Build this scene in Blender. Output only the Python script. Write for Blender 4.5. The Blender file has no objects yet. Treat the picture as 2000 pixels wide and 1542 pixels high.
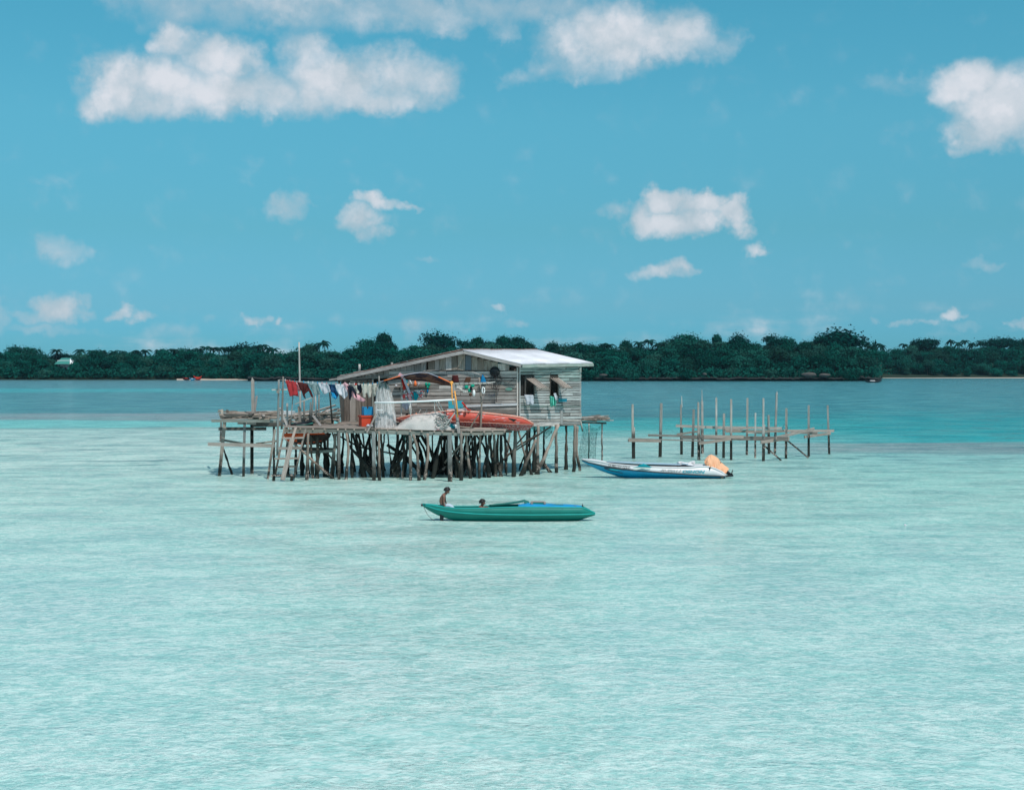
import bpy, bmesh, math, random
from mathutils import Vector, noise
R = random.Random(11)
SC = bpy.context.scene
C = SC.collection
# ------------------------------------------------------------------ camera, sky, sun, exposure
F, HZ, CH = 2778.0, 722.0, 4.0          # focal length in photo pixels, horizon row, eye height
cam_d = bpy.data.cameras.new('camera'); cam = bpy.data.objects.new('camera', cam_d); C.objects.link(cam)
cam.location = (0, 0, CH); cam.rotation_euler = (math.pi/2, 0, 0)
cam_d.sensor_width = 36; cam_d.lens = 50.0; cam_d.shift_y = -49/2000
cam_d.clip_start = 0.5; cam_d.clip_end = 12000
SC.camera = cam
SUN_EL, SUN_AZ = math.radians(58), math.radians(150)   # azimuth from +Y clockwise: right and behind the camera
SUN_DIR = Vector((math.sin(SUN_AZ)*math.cos(SUN_EL), math.cos(SUN_AZ)*math.cos(SUN_EL), math.sin(SUN_EL)))
sun_d = bpy.data.lights.new('sun', 'SUN'); sun_d.energy = 3.9; sun_d.angle = math.radians(0.55); sun_d.color = (1.0, 0.955, 0.9)
sun = bpy.data.objects.new('sun', sun_d); C.objects.link(sun)
sun.rotation_euler = SUN_DIR.to_track_quat('Z', 'Y').to_euler(); sun.location = (60, -40, 80)
SC.view_settings.view_transform = 'Standard'; SC.view_settings.look = 'None'
SC.view_settings.exposure = 0.0; SC.view_settings.gamma = 1.0; SC.view_settings.use_curve_mapping = False

class NT:
    """small node tree helper"""
    def __init__(s, tree): s.t = tree; s.t.nodes.clear()
    def n(s, typ, props=None, **inp):
        nd = s.t.nodes.new(typ)
        for k, v in (props or {}).items(): setattr(nd, k, v)
        for k, v in inp.items():
            sock = nd.inputs[int(k[1:])] if k[0] == '_' and k[1:].isdigit() else nd.inputs[k.replace('_', ' ')]
            if isinstance(v, bpy.types.NodeSocket): s.t.links.new(v, sock)
            else: sock.default_value = v
        return nd
    def m(s, op, a, b=0.0, c=0.0, clamp=False):
        return s.n('ShaderNodeMath', {'operation': op, 'use_clamp': clamp}, _0=a, _1=b, _2=c).outputs[0]
    def v(s, op, a, b=(0, 0, 0), c=(0, 0, 0)):
        nd = s.n('ShaderNodeVectorMath', {'operation': op}, _0=a, _1=b)
        if op == 'MULTIPLY_ADD':
            if isinstance(c, bpy.types.NodeSocket): s.t.links.new(c, nd.inputs[2])
            else: nd.inputs[2].default_value = c
        return nd.outputs['Value'] if op in ('LENGTH', 'DOT_PRODUCT') else nd.outputs[0]
    def mix(s, f, a, b, mode='MIX'):
        nd = s.t.nodes.new('ShaderNodeMix'); nd.data_type = 'RGBA'; nd.blend_type = mode; nd.clamp_factor = True
        for i, x in ((0, f), (6, a), (7, b)):
            if isinstance(x, bpy.types.NodeSocket): s.t.links.new(x, nd.inputs[i])
            else: nd.inputs[i].default_value = x if i == 0 else ((*x, 1) if len(x) == 3 else x)
        return nd.outputs[2]
    def ramp(s, f, stops, interp='LINEAR'):
        nd = s.n('ShaderNodeValToRGB', None, Fac=f); cr = nd.color_ramp; cr.interpolation = interp
        while len(cr.elements) < len(stops): cr.elements.new(0.5)
        for e, (p, c) in zip(cr.elements, stops):
            e.position = p; e.color = (c, c, c, 1) if isinstance(c, (int, float)) else (*c, 1)
        return nd.outputs[0]
    def noise(s, vec, scale, detail=3, rough=0.55, dist=0.0):
        return s.n('ShaderNodeTexNoise', None, Vector=vec, Scale=scale, Detail=detail, Roughness=rough, Distortion=dist).outputs
    def smooth(s, x, a, b, lo=0.0, hi=1.0):
        return s.n('ShaderNodeMapRange', {'interpolation_type': 'SMOOTHSTEP'}, Value=x, _1=a, _2=b, _3=lo, _4=hi).outputs[0]

CLOUDS = [  # patches of cloud: position and half size in photo pixels (turned into directions below), thickness
 (240,165,78,62,.95),(205,200,55,38,.8),(330,160,90,60,.95),(335,75,48,42,.85),(410,110,70,50,.9),(470,120,55,55,.95),(430,175,130,52,1),
 (600,105,55,52,.7),(650,165,110,62,1),(760,150,90,58,.8),(830,160,62,50,.75),(700,195,150,35,.9),(300,205,130,34,.8),(545,190,80,40,.8),
 (560,10,330,52,.62),(860,25,170,40,.66),(330,0,130,55,.45),(250,90,40,22,.2),
 (1200,70,150,66,.95),(1280,75,150,52,.95),(1150,125,110,30,.55),(1060,15,130,38,.6),(1390,85,62,38,.6),(1010,148,45,20,.4),(970,60,38,18,.4),
 (1900,165,75,46,1),(1965,205,95,80,1),(1935,255,75,42,.9),(1750,160,65,24,.3),(1800,240,60,18,.12),(2060,200,120,80,.9),
 (1320,436,110,32,.95),(1256,425,42,40,.8),(1305,392,50,30,.9),(1362,398,52,28,.9),(1432,412,38,36,.85),(1442,445,34,20,.7),(1190,407,42,18,.35),
 (1485,487,32,18,.55),(1288,530,65,18,.55),(1336,526,24,18,.6),(555,400,50,27,.5),(698,432,48,32,.7),(738,396,42,18,.7),(722,462,40,22,.5),(788,403,26,10,.5),
 (135,487,38,30,.4),(825,510,30,11,.3),(120,602,42,30,.75),(70,618,40,16,.4),(170,610,26,10,.4),(235,602,20,12,.5),(275,612,28,16,.6),(8,615,28,38,.45),
 (110,645,110,12,.3),(500,616,24,13,.5),(542,616,14,9,.5),(980,604,16,9,.45),(1012,626,28,12,.35),(1857,618,27,12,.6),(1760,636,22,9,.5),(1800,632,24,7,.35),
 (1716,624,15,9,.4),(1975,632,18,10,.5),(1918,526,28,13,.35),(330,652,45,16,.22),(655,622,22,18,.2),(410,632,20,12,.2),(1130,585,60,12,.1),(1900,640,40,9,.25),(90,357,70,10,.12),(720,315,50,10,.07)]
world = bpy.data.worlds.new('World'); SC.world = world; world.use_nodes = True
w = NT(world.node_tree)
sky = w.n('ShaderNodeTexSky', {'sky_type': 'NISHITA', 'sun_disc': False, 'sun_elevation': SUN_EL, 'sun_rotation': SUN_AZ,
      'altitude': 0.0, 'air_density': 1.0, 'dust_density': 0.4, 'ozone_density': 1.5})
dirv = w.n('ShaderNodeTexCoord').outputs['Generated']
sp = w.n('ShaderNodeSeparateXYZ', None, Vector=dirv).outputs
az = w.m('ARCTAN2', sp[0], sp[1]); hyp = w.m('SQRT', w.m('ADD', w.m('MULTIPLY', sp[0], sp[0]), w.m('MULTIPLY', sp[1], sp[1])))
el = w.m('ARCTAN2', sp[2], hyp)
pae = w.n('ShaderNodeCombineXYZ', None, X=az, Y=el).outputs[0]
n1 = w.noise(dirv, 26, 4, 0.55)[1]; n2 = w.noise(dirv, 90, 4, 0.6)[1]
off = w.v('MULTIPLY_ADD', w.v('SUBTRACT', n1, (.5, .5, .5)), (.046, .026, 0), w.v('MULTIPLY', w.v('SUBTRACT', n2, (.5, .5, .5)), (.017, .013, 0)))
pw = w.v('ADD', pae, off)
acc = None
for (cx, cy, rx, ry, wt) in CLOUDS:
    a0 = math.atan((cx-1000)/F); e0 = math.atan((HZ-cy)/F*math.cos(a0)); ax, ey = rx*1.22/F, ry*1.22/F
    d = w.v('MULTIPLY_ADD', pw, (1/ax, 1/ey, 0), (-a0/ax, -e0/ey, 0))
    val = w.m('MULTIPLY_ADD', w.v('DOT_PRODUCT', d, d), -wt, wt)
    acc = val if acc is None else w.m('SMOOTH_MAX', acc, val, 0.18)
# scattered cumulus everywhere outside the photographed patch of sky
gen = w.noise(w.v('MULTIPLY', dirv, (1, 1, 2.2)), 3.2, 5, 0.55)[0]
outside = w.m('MAXIMUM', w.smooth(w.m('ABSOLUTE', az), .37, .47), w.smooth(el, .262, .33))
genv = w.m('MULTIPLY', w.smooth(gen, .44, .66), outside)
fb = w.noise(dirv, 48, 6, 0.62)[0]
low = w.m('MULTIPLY', w.smooth(w.noise(w.v('MULTIPLY', dirv, (7, 7, 55)), 1.0, 4, .6)[0], .42, .72), w.smooth(el, .075, .02, 0, .30))
vor = w.n('ShaderNodeTexVoronoi', {'feature': 'F1'}, Vector=w.v('ADD', dirv, w.v('MULTIPLY', n2, (.02, .02, .02))), Scale=40.0, Detail=1.0, Roughness=.5)
bil = w.m('SUBTRACT', .62, vor.outputs[0])
dens = w.m('ADD', w.m('MAXIMUM', w.m('MAXIMUM', acc, low), w.m('MULTIPLY', genv, 0.95)), w.m('MULTIPLY_ADD', w.m('SUBTRACT', fb, .5), .48, w.m('MULTIPLY_ADD', bil, .25, .03)))
alpha = w.m('MULTIPLY', w.smooth(dens, .0, w.smooth(el, .12, .18, .78, 1.0)), .96)
puff = w.noise(w.v('ADD', dirv, w.v('MULTIPLY', n2, (.01, .01, .01))), 34, 5, .55)[0]
lit = w.m('ADD', w.m('SUBTRACT', w.smooth(dens, .25, 1.05, 0, .6), w.smooth(el, .225, .262, 0, .3)), w.m('MULTIPLY_ADD', bil, .5, w.smooth(puff, .38, .64, -.08, .42)))
ccol = w.mix(lit, (4.9, 5.8, 6.6), (7.7, 7.75, 8.4))
grad = w.ramp(w.m('MULTIPLY', el, 1/0.9, clamp=True), [(0, (.20, .65, 1.15)), (.031, (.216, .656, 1.12)), (.049, (.265, .65, 1.01)), (.108, (.31, .75, .90)), (.19, (.405, 1.0, 1.04)), (.27, (.40, 1.13, 1.12)), (1.0, (.5, 1.1, 1.15))])
skyc = w.mix(1.0, sky.outputs[0], grad, 'MULTIPLY')
col = w.mix(alpha, skyc, w.mix(1.0, ccol, (1.03, .995, 1.02), 'MULTIPLY'))
bg = w.n('ShaderNodeBackground', None, Color=w.mix(1.0, col, (.92, .98, .95), 'MULTIPLY'), Strength=0.1)
w.n('ShaderNodeOutputWorld', None, Surface=bg.outputs[0])

# ------------------------------------------------------------------ helpers
def W(px, py, D): return Vector(((px-1000)*D/F, D, CH-(py-HZ)*D/F))   # photo position + real distance -> place in metres
def Dw(py): return CH*F/(py-HZ)                                      # distance of a point of the water seen at row py
WL = {}
def thing(name, label, cat, loc=(0, 0, 0), group=None):
    o = bpy.data.objects.new(name, None); C.objects.link(o); o.empty_display_size = .2
    o.location = loc; WL[o] = Vector(loc); o['label'] = label; o['category'] = cat
    if group: o['group'] = group
    return o
def tag(o, label, cat, group=None):
    o['label'] = label; o['category'] = cat
    if group: o['group'] = group
    return o
class MB:
    def __init__(s): s.v = []; s.f = []; s.uv = []; s.mi = []; s.sm = []
    def face(s, idx, uvs=None, mi=0, sm=False):
        s.f.append(idx); s.uv.append(uvs or [(0, 0)]*len(idx)); s.mi.append(mi); s.sm.append(sm)
    def bar(s, a, b, w, h, side=None, roll=0.0, taper=1.0, mi=0, rag=0.0):
        """a board from a to b: w across, h deep (h along 'side')"""
        a = Vector(a); b = Vector(b); d = b-a; L = d.length
        if L < 1e-6: return s
        d /= L
        n = Vector(side) if side is not None else Vector((0, 0, 1))
        n = n-d*n.dot(d)
        if n.length < 1e-4: n = Vector((0, -1, 0))-d*(-d.y)
        n.normalize(); u = d.cross(n)
        if roll:
            c, q = math.cos(roll), math.sin(roll); n, u = n*c+u*q, u*c-n*q
        i = len(s.v); vo = R.random()*20; uo = R.random()*20
        for p, k in ((a, 1.0), (b, taper)):
            for su, sn in ((-1, -1), (1, -1), (1, 1), (-1, 1)):
                s.v.append(p+u*(su*w*.5*k)+n*(sn*h*.5*k)+d*(R.uniform(-rag, rag) if rag else 0))
        for k in range(4):
            q = (k+1) % 4
            s.face((i+k, i+q, i+4+q, i+4+k), [(uo, vo+k*.1), (uo, vo+k*.1+(w if k % 2 == 0 else h)), (uo+L, vo+k*.1+(w if k % 2 == 0 else h)), (uo+L, vo+k*.1)], mi)
        s.face((i+3, i+2, i+1, i), [(uo, vo)]*4, mi); s.face((i+4, i+5, i+6, i+7), [(uo, vo)]*4, mi)
        return s
    def tube(s, pts, rad, n=7, jit=0.0, mi=0, step=None):
        pts = [Vector(p) for p in pts]
        if not isinstance(rad, (list, tuple)): rad = [rad]*len(pts)
        if step:
            P, Q = [pts[0]], [rad[0]]
            for k in range(len(pts)-1):
                m = max(1, int((pts[k+1]-pts[k]).length/step))
                for j in range(1, m+1): P.append(pts[k].lerp(pts[k+1], j/m)); Q.append(rad[k]+(rad[k+1]-rad[k])*j/m)
            pts, rad = P, Q
        i0 = len(s.v); vo = R.random()*20; L = 0
        d0 = (pts[1]-pts[0]).normalized(); ref = Vector((0, 0, 1)) if abs(d0.z) < .8 else Vector((1, 0, 0)); us = []
        for k, p in enumerate(pts):
            d = (pts[min(k+1, len(pts)-1)]-pts[max(k-1, 0)]).normalized(); x = ref-d*ref.dot(d); x.normalize(); y = d.cross(x)
            if k: L += (p-pts[k-1]).length
            us.append(L)
            for j in range(n):
                a = 2*math.pi*j/n; r = rad[k]*(1+R.uniform(-jit, jit)); s.v.append(p+(x*math.cos(a)+y*math.sin(a))*r)
        for k in range(len(pts)-1):
            for j in range(n):
                q = (j+1) % n; a = i0+k*n
                s.face((a+j, a+q, a+n+q, a+n+j), [(us[k], vo+j*.05), (us[k], vo+j*.05+.05), (us[k+1], vo+j*.05+.05), (us[k+1], vo+j*.05)], mi, True)
        s.face(tuple(i0+j for j in range(n))[::-1], None, mi); e = i0+(len(pts)-1)*n; s.face(tuple(e+j for j in range(n)), None, mi)
        return s
    def grid(s, fn, nu, nv, closed=False, mi=0, sm=True):
        i0 = len(s.v)
        for a in range(nu+1):
            for b in range(nv+1): s.v.append(Vector(fn(a/nu, b/nv)))
        for a in range(nu):
            for b in range(nv):
                q = i0+a*(nv+1)+b
                s.face((q, q+1, q+nv+2, q+nv+1), [(a/nu, b/nv), (a/nu, (b+1)/nv), ((a+1)/nu, (b+1)/nv), ((a+1)/nu, b/nv)], mi, sm)
        return s
    def ball(s, c, r, nu=8, nv=6, mi=0, jit=0):
        c = Vector(c); r = Vector(r) if not isinstance(r, (int, float)) else Vector((r, r, r)); i0 = len(s.v)
        for a in range(nv+1):
            th = math.pi*a/nv
            for b in range(nu):
                ph = 2*math.pi*b/nu; k = 1+R.uniform(-jit, jit)
                s.v.append(c+Vector((r.x*math.sin(th)*math.cos(ph)*k, r.y*math.sin(th)*math.sin(ph)*k, r.z*math.cos(th)*k)))
        for a in range(nv):
            for b in range(nu):
                q = (b+1) % nu; s.face((i0+a*nu+b, i0+(a+1)*nu+b, i0+(a+1)*nu+q, i0+a*nu+q), None, mi, True)
        return s
    def poly(s, pts, mi=0):
        i = len(s.v); s.v += [Vector(p) for p in pts]; s.face(tuple(range(i, i+len(pts))), None, mi); return s
    def build(s, name, mat, parent=None, kind=None, pivot=None, solid=0):
        c = Vector(pivot) if pivot is not None else sum(s.v, Vector())/max(1, len(s.v))
        me = bpy.data.meshes.new(name); me.from_pydata([tuple(p-c) for p in s.v], [], s.f)
        uv = me.uv_layers.new(name='UVMap'); k = 0; flat = []
        for u in s.uv:
            for q in u: flat += [q[0], q[1]]
        uv.data.foreach_set('uv', flat)
        mats = mat if isinstance(mat, (list, tuple)) else [mat]
        for m in mats: me.materials.append(m)
        if any(s.mi): me.polygons.foreach_set('material_index', s.mi)
        me.polygons.foreach_set('use_smooth', s.sm); me.validate(); me.update()
        o = bpy.data.objects.new(name, me); C.objects.link(o)
        if parent is not None:
            o.parent = parent; o.location = c-WL[parent]
        else: o.location = c
        WL[o] = c
        if kind: o['kind'] = kind
        if solid:
            md = o.modifiers.new('thickness', 'SOLIDIFY'); md.thickness = solid; md.offset = 0
        return o
def bar(name, mat, parent, a, b, w, h, **k): 
    kk = {q: k.pop(q) for q in ('kind',) if q in k}
    return MB().bar(a, b, w, h, **k).build(name, mat, parent, **kk)
def cloth_mesh(outline, D, amp=.03, cuts=2, slope=0.0, freq=6.0):
    """cloth cut to an outline, subdivided and folded"""
    bm = bmesh.new(); vs = [bm.verts.new(W(x, y, D)) for x, y in outline]; bm.faces.new(vs)
    bmesh.ops.triangulate(bm, faces=bm.faces[:]); 
    for _ in range(cuts): bmesh.ops.subdivide_edges(bm, edges=bm.edges[:], cuts=1, use_grid_fill=True)
    ph = R.random()*9; zt = max(v.co.z for v in bm.verts)
    for v in bm.verts:
        hang = (zt-v.co.z)
        v.co.y += (math.sin(v.co.x*freq*6+ph+v.co.z*3)*amp + (noise.noise(v.co*7+Vector((ph, 0, 0))))*amp*1.5)*min(1, .35+hang*3) + slope*hang
        v.co.x += noise.noise(v.co*9+Vector((0, ph, 5)))*.018
    m = MB(); bm.verts.index_update(); m.v = [v.co.copy() for v in bm.verts]
    for f in bm.faces: m.face(tuple(v.index for v in f.verts), None, 0, True)
    bm.free(); return m
def cloth(name, mat, outline, D, label, cat, group=None, parent=None, amp=.03, cuts=3, slope=0.0):
    o = cloth_mesh(outline, D, amp, cuts, slope).build(name, mat, parent, solid=.008)
    if parent is None: tag(o, label, cat, group)
    return o
def dup(o, parent=None, loc=None, **props):
    c = o.copy(); C.objects.link(c); c.parent = parent
    if loc is not None: c.location = loc
    for k, v in props.items(): c[k] = v
    return c
# ------------------------------------------------------------------ materials
def mat(name, fn):
    m = bpy.data.materials.new(name); m.use_nodes = True; t = NT(m.node_tree); s = fn(t)
    t.n('ShaderNodeOutputMaterial', None, Surface=s); return m
def P(t, col, rough=.7, normal=None, **k):
    nd = t.n('ShaderNodeBsdfPrincipled', None, Roughness=rough, **k)
    if isinstance(col, bpy.types.NodeSocket): t.t.links.new(col, nd.inputs['Base Color'])
    else: nd.inputs['Base Color'].default_value = (*col, 1)
    if normal is not None: t.t.links.new(normal, nd.inputs['Normal'])
    return nd.outputs[0]
def wood(name, dark, light, wet=False, wet_up=0.0, moss=None, grain=26, paint=None):
    def fn(t):
        uv = t.n('ShaderNodeUVMap').outputs[0]; rnd = t.n('ShaderNodeObjectInfo').outputs['Random']
        pos = t.n('ShaderNodeNewGeometry').outputs['Position']
        g = t.noise(t.v('MULTIPLY', uv, (1.3, grain, 1)), 1.6, 6, .65)[0]
        blot = t.noise(pos, 2.6, 4, .6)[0]
        base = t.mix(t.smooth(g, .3, .72), dark, light)
        rv = t.ramp(rnd, [(0, .62), (.3, .86), (.6, 1.05), (.85, 1.25), (1, .8)])
        base = t.mix(1.0, base, rv, 'MULTIPLY')
        base = t.mix(t.m('MULTIPLY', t.smooth(t.m('FRACT', t.m('MULTIPLY', rnd, 7.13)), .55, 1), .45), base, (.20, .145, .11))
        base = t.mix(t.smooth(blot, .45, .75, 0, .38), base, t.mix(.5, base, (.05, .055, .05)))
        if paint: base = t.mix(t.smooth(t.noise(pos, 3.4, 5, .7)[0], .47, .58), base, paint)
        if moss: base = t.mix(t.smooth(t.noise(pos, 1.5, 4, .6)[0], .42, .68, .0, .5), base, moss)
        spots = None
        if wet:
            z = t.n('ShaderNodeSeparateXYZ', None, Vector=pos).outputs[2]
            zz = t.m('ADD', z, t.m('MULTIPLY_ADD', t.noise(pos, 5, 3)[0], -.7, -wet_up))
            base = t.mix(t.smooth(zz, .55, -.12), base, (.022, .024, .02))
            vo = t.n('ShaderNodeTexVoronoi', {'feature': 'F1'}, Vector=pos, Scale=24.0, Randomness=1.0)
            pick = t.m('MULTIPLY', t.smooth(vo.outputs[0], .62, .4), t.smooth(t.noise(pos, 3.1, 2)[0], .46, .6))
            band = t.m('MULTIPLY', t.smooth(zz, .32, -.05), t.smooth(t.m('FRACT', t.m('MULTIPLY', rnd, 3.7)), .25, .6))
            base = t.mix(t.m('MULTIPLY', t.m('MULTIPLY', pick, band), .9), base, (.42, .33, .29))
        cr = t.smooth(t.noise(t.v('MULTIPLY', uv, (.7, 60, 1)), 1.0, 3, .6)[0], .32, .4)
        base = t.mix(cr, t.mix(.75, base, (.03, .03, .03)), base)
        bp = t.n('ShaderNodeBump', None, Strength=.5, Distance=.01, Height=g).outputs[0]
        return P(t, base, .85, bp, Specular_IOR_Level=.25)
    return mat(name, fn)
def plain(name, col, rough=.6, var=.25, scale=6, spec=.4, dirt=None, thr=(.5, .68), trans=0, bump=0, stretch=(1, 1, 1)):
    def fn(t):
        pos = t.n('ShaderNodeNewGeometry').outputs['Position']; p = t.v('MULTIPLY', pos, stretch)
        n = t.noise(p, scale, 5, .6)[0]
        c = t.mix(n, tuple(x*(1-var) for x in col), tuple(min(1, x*(1+var)) for x in col))
        if dirt: c = t.mix(t.smooth(t.noise(t.v('ADD', p, (7, 3, 1)), scale*1.7, 5, .7)[0], *thr), c, dirt)
        nb = t.n('ShaderNodeBump', None, Strength=bump, Distance=.02, Height=n).outputs[0] if bump else None
        b = P(t, c, rough, nb, Specular_IOR_Level=spec)
        if trans: b = t.n('ShaderNodeMixShader', None, _0=trans, _1=b, _2=t.n('ShaderNodeBsdfTranslucent', None, Color=c).outputs[0]).outputs[0]
        return b
    return mat(name, fn)
def netting(name, col, open_, scale=60, stretch=(1, 1, .25), soft=.25):
    def fn(t):
        pos = t.n('ShaderNodeTexCoord').outputs['Object']
        n = t.noise(t.v('MULTIPLY', pos, stretch), scale, 3, .7)[0]
        c = t.mix(n, tuple(x*.7 for x in col), tuple(min(1, x*1.25) for x in col))
        b = t.n('ShaderNodeMixShader', None, _0=.4, _1=P(t, c, .7, Specular_IOR_Level=.2), _2=t.n('ShaderNodeBsdfTranslucent', None, Color=c).outputs[0]).outputs[0]
        f = t.smooth(t.noise(t.v('MULTIPLY', pos, stretch), scale*.45, 4, .7)[0], open_-soft, open_+soft)
        return t.n('ShaderNodeMixShader', None, _0=f, _1=t.n('ShaderNodeBsdfTransparent').outputs[0], _2=b).outputs[0]
    return mat(name, fn)
M = {}
M['plank'] = wood('weathered grey planks', (.33, .30, .275), (.68, .61, .56))
M['plank_side'] = wood('pale weathered planks', (.27, .275, .265), (.62, .61, .59))
M['plank_moss'] = wood('greenish weathered planks', (.17, .21, .19), (.44, .50, .47), moss=(.24, .36, .32))
M['door'] = wood('brown door boards', (.12, .095, .08), (.25, .20, .165), grain=14)
M['gable_board'] = wood('tan gable boards', (.22, .18, .14), (.50, .43, .36), grain=14)
M['grey_panel'] = plain('slate grey panel', (.14, .17, .19), .7, .2, 5)
M['fascia'] = wood('pale fascia board', (.26, .235, .22), (.50, .47, .45))
M['fascia_moss'] = wood('greenish fascia board', (.22, .25, .22), (.42, .45, .40), moss=(.22, .34, .29))
M['deck'] = wood('sun bleached deck boards', (.20, .165, .14), (.46, .39, .34))
M['deck_dark'] = wood('dark old boards', (.05, .05, .045), (.13, .125, .115))
M['beam'] = wood('grey green beams', (.13, .14, .12), (.30, .31, .28))
M['stilt'] = wood('sea worn stilt', (.15, .13, .112), (.32, .28, .245), wet=True, wet_up=.12)
M['stilt_grey'] = wood('grey squared stilt', (.13, .14, .135), (.29, .30, .29), wet=True)
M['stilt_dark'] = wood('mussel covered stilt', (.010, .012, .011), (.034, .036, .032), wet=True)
M['stilt_tan'] = wood('peeled tan pole', (.26, .20, .165), (.47, .385, .33), wet=True)
M['frame_post'] = wood('frame post', (.24, .23, .215), (.54, .52, .49), wet=True, wet_up=.55)
M['frame_beam'] = wood('frame beam', (.22, .19, .165), (.46, .40, .36))
M['dark_interior'] = plain('dark interior boards', (.03, .028, .026), .9, .2, 3, .1)
def roof_fn(t):
    pos = t.n('ShaderNodeNewGeometry').outputs['Position']; rnd = t.n('ShaderNodeObjectInfo').outputs['Random']
    c = t.mix(t.noise(t.v('MULTIPLY', pos, (1, .4, 1)), 3, 5, .6)[0], (.52, .53, .57), (.72, .73, .77))
    c = t.mix(1.0, c, t.ramp(rnd, [(0, .88), (1, 1.06)]), 'MULTIPLY')
    c = t.mix(t.smooth(t.noise(pos, 7, 4, .7)[0], .62, .75, 0, .4), c, (.30, .24, .2))
    return P(t, c, .55, Metallic=.15, Specular_IOR_Level=.4)
M['roof_white'] = mat('white corrugated iron', roof_fn)
M['roof_rust'] = plain('rusty corrugated iron', (.23, .135, .115), .8, .4, 4, .3, (.34, .30, .28))
M['black'] = plain('black plastic', (.012, .013, .015), .5, .3)
M['white'] = plain('white plastic', (.72, .72, .72), .4, .08, 4, .5, (.45, .42, .38), (.6, .75))
M['rope'] = plain('pale rope', (.55, .53, .50), .9, .2, 30)
M['rope_dark'] = plain('dark cord', (.05, .05, .05), .9, .2, 30)
M['orange'] = plain('orange rope', (.75, .16, .04), .7, .2, 9)
M['yellow'] = plain('orange yellow strap', (.78, .34, .07), .7, .2, 9)
for k, c in {'red': (.42, .045, .05), 'pink': (.66, .30, .33), 'maroon': (.085, .02, .02), 'sage': (.25, .335, .34), 'pale_grey': (.52, .545, .59), 'navy': (.015, .055, .13),
             'sky_blue': (.02, .30, .58), 'off_white': (.68, .68, .72), 'rose': (.74, .43, .47), 'ink': (.012, .018, .03), 'cream': (.55, .535, .47), 'teal': (.01, .30, .36),
             'bright_red': (.55, .04, .03), 'lilac': (.50, .49, .58), 'green': (.01, .33, .22), 'blue': (.01, .2, .42), 'aqua': (.05, .40, .50), 'brown': (.10, .05, .032)}.items():
    M[k] = plain(k+' cloth', c, .85, .22, 9, .15, trans=.22)
def floral(t):
    pos = t.n('ShaderNodeNewGeometry').outputs['Position']
    c = t.mix(t.smooth(t.noise(pos, 11, 2, .5)[0], .48, .54), (.62, .6, .6), (.55, .07, .07))
    c = t.mix(t.smooth(t.noise(t.v('ADD', pos, (9, 2, 4)), 14, 2, .5)[0], .57, .62), c, (.05, .25, .3))
    return P(t, c, .85, Specular_IOR_Level=.1)
M['floral'] = mat('printed cloth', floral)
def stripes(t):
    pos = t.n('ShaderNodeNewGeometry').outputs['Position']; x = t.n('ShaderNodeSeparateXYZ', None, Vector=pos).outputs[0]
    return P(t, t.mix(t.smooth(t.m('SINE', t.m('MULTIPLY', x, 75)), -.2, .4), (.01, .22, .15), (.12, .55, .42)), .8)
M['stripe'] = mat('green striped cloth', stripes)
def tarp(t):
    pos = t.n('ShaderNodeNewGeometry').outputs['Position']
    n = t.noise(t.v('MULTIPLY', pos, (1.1, 1, 4)), 1.6, 4, .6)[0]
    c = t.mix(t.smooth(n, .48, .56), (.05, .038, .06), (.27, .15, .11))
    return t.n('ShaderNodeMixShader', None, _0=.25, _1=P(t, c, .8, Specular_IOR_Level=.2), _2=t.n('ShaderNodeBsdfTranslucent', None, Color=c).outputs[0]).outputs[0]
M['tarp'] = mat('patched purple tarpaulin', tarp)
M['net_white'] = netting('white monofilament net', (.90, .88, .87), .45, 55, (1, 1, .1))
M['net_heap'] = netting('heaped pale net', (.78, .74, .71), .22, 40, (1, 1, 1), .15)
M['net_green'] = netting('thin green net', (.05, .18, .17), .56, 38, (1, 1, .8), .3)
M['net_black'] = netting('black net bag', (.02, .022, .025), .52, 30, (1, 1, 1))
def paint(name, col, rough=.35, chips=None, amount=.6, streak=(1, 1, 1), chip_scale=6, fleck=None):
    def fn(t):
        pos = t.n('ShaderNodeNewGeometry').outputs['Position']
        c = t.mix(t.noise(pos, 2.5, 5, .6)[0], tuple(x*.78 for x in col), tuple(min(1, x*1.2) for x in col))
        if chips: c = t.mix(t.smooth(t.noise(t.v('MULTIPLY', pos, streak), chip_scale, 6, .72)[0], amount, amount+.06), c, chips)
        if fleck: c = t.mix(t.smooth(t.noise(pos, 26, 2, .5)[0], .66, .7), c, fleck)
        return P(t, c, rough, Specular_IOR_Level=.45)
    return mat(name, fn)
M['boat_green'] = paint('green boat paint', (.0, .165, .135), .62, (.0, .10, .085), .62, (1, 1, 3), 5)
M['boat_green_lite'] = paint('turquoise boat paint', (.0, .30, .27), .6)
M['boat_green_in'] = paint('dark green inner boards', (.008, .13, .105), .6)
M['boat_blue'] = paint('blue boat paint', (.0, .24, .44), .4, (.0, .34, .48), .64, (1, 1, 3), 4, fleck=(.05, .48, .55))
M['boat_white'] = paint('white boat paint', (.60, .60, .61), .35, (.42, .42, .40), .66, (1, 1, 4), 5)
M['boat_inner'] = paint('pale blue inside', (.32, .44, .52), .5)
M['boat_black'] = paint('black rail', (.012, .014, .018), .45)
M['boat_red'] = paint('worn red boat paint', (.50, .065, .04), .6, (.45, .38, .40), .56, (.8, 1, 3), 3.5)
M['boat_red_low'] = paint('faded dark red bottom paint', (.26, .035, .035), .75, (.38, .27, .26), .5, (1, 1, 2), 16)
M['boat_pink'] = paint('faded pink gunwale', (.62, .27, .20), .7, (.5, .42, .38), .55, (1, 1, 1), 8)
M['swoosh_dark'] = paint('dark navy print', (.008, .035, .07), .4)
M['swoosh_cyan'] = paint('cyan print', (.0, .42, .52), .4)
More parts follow.
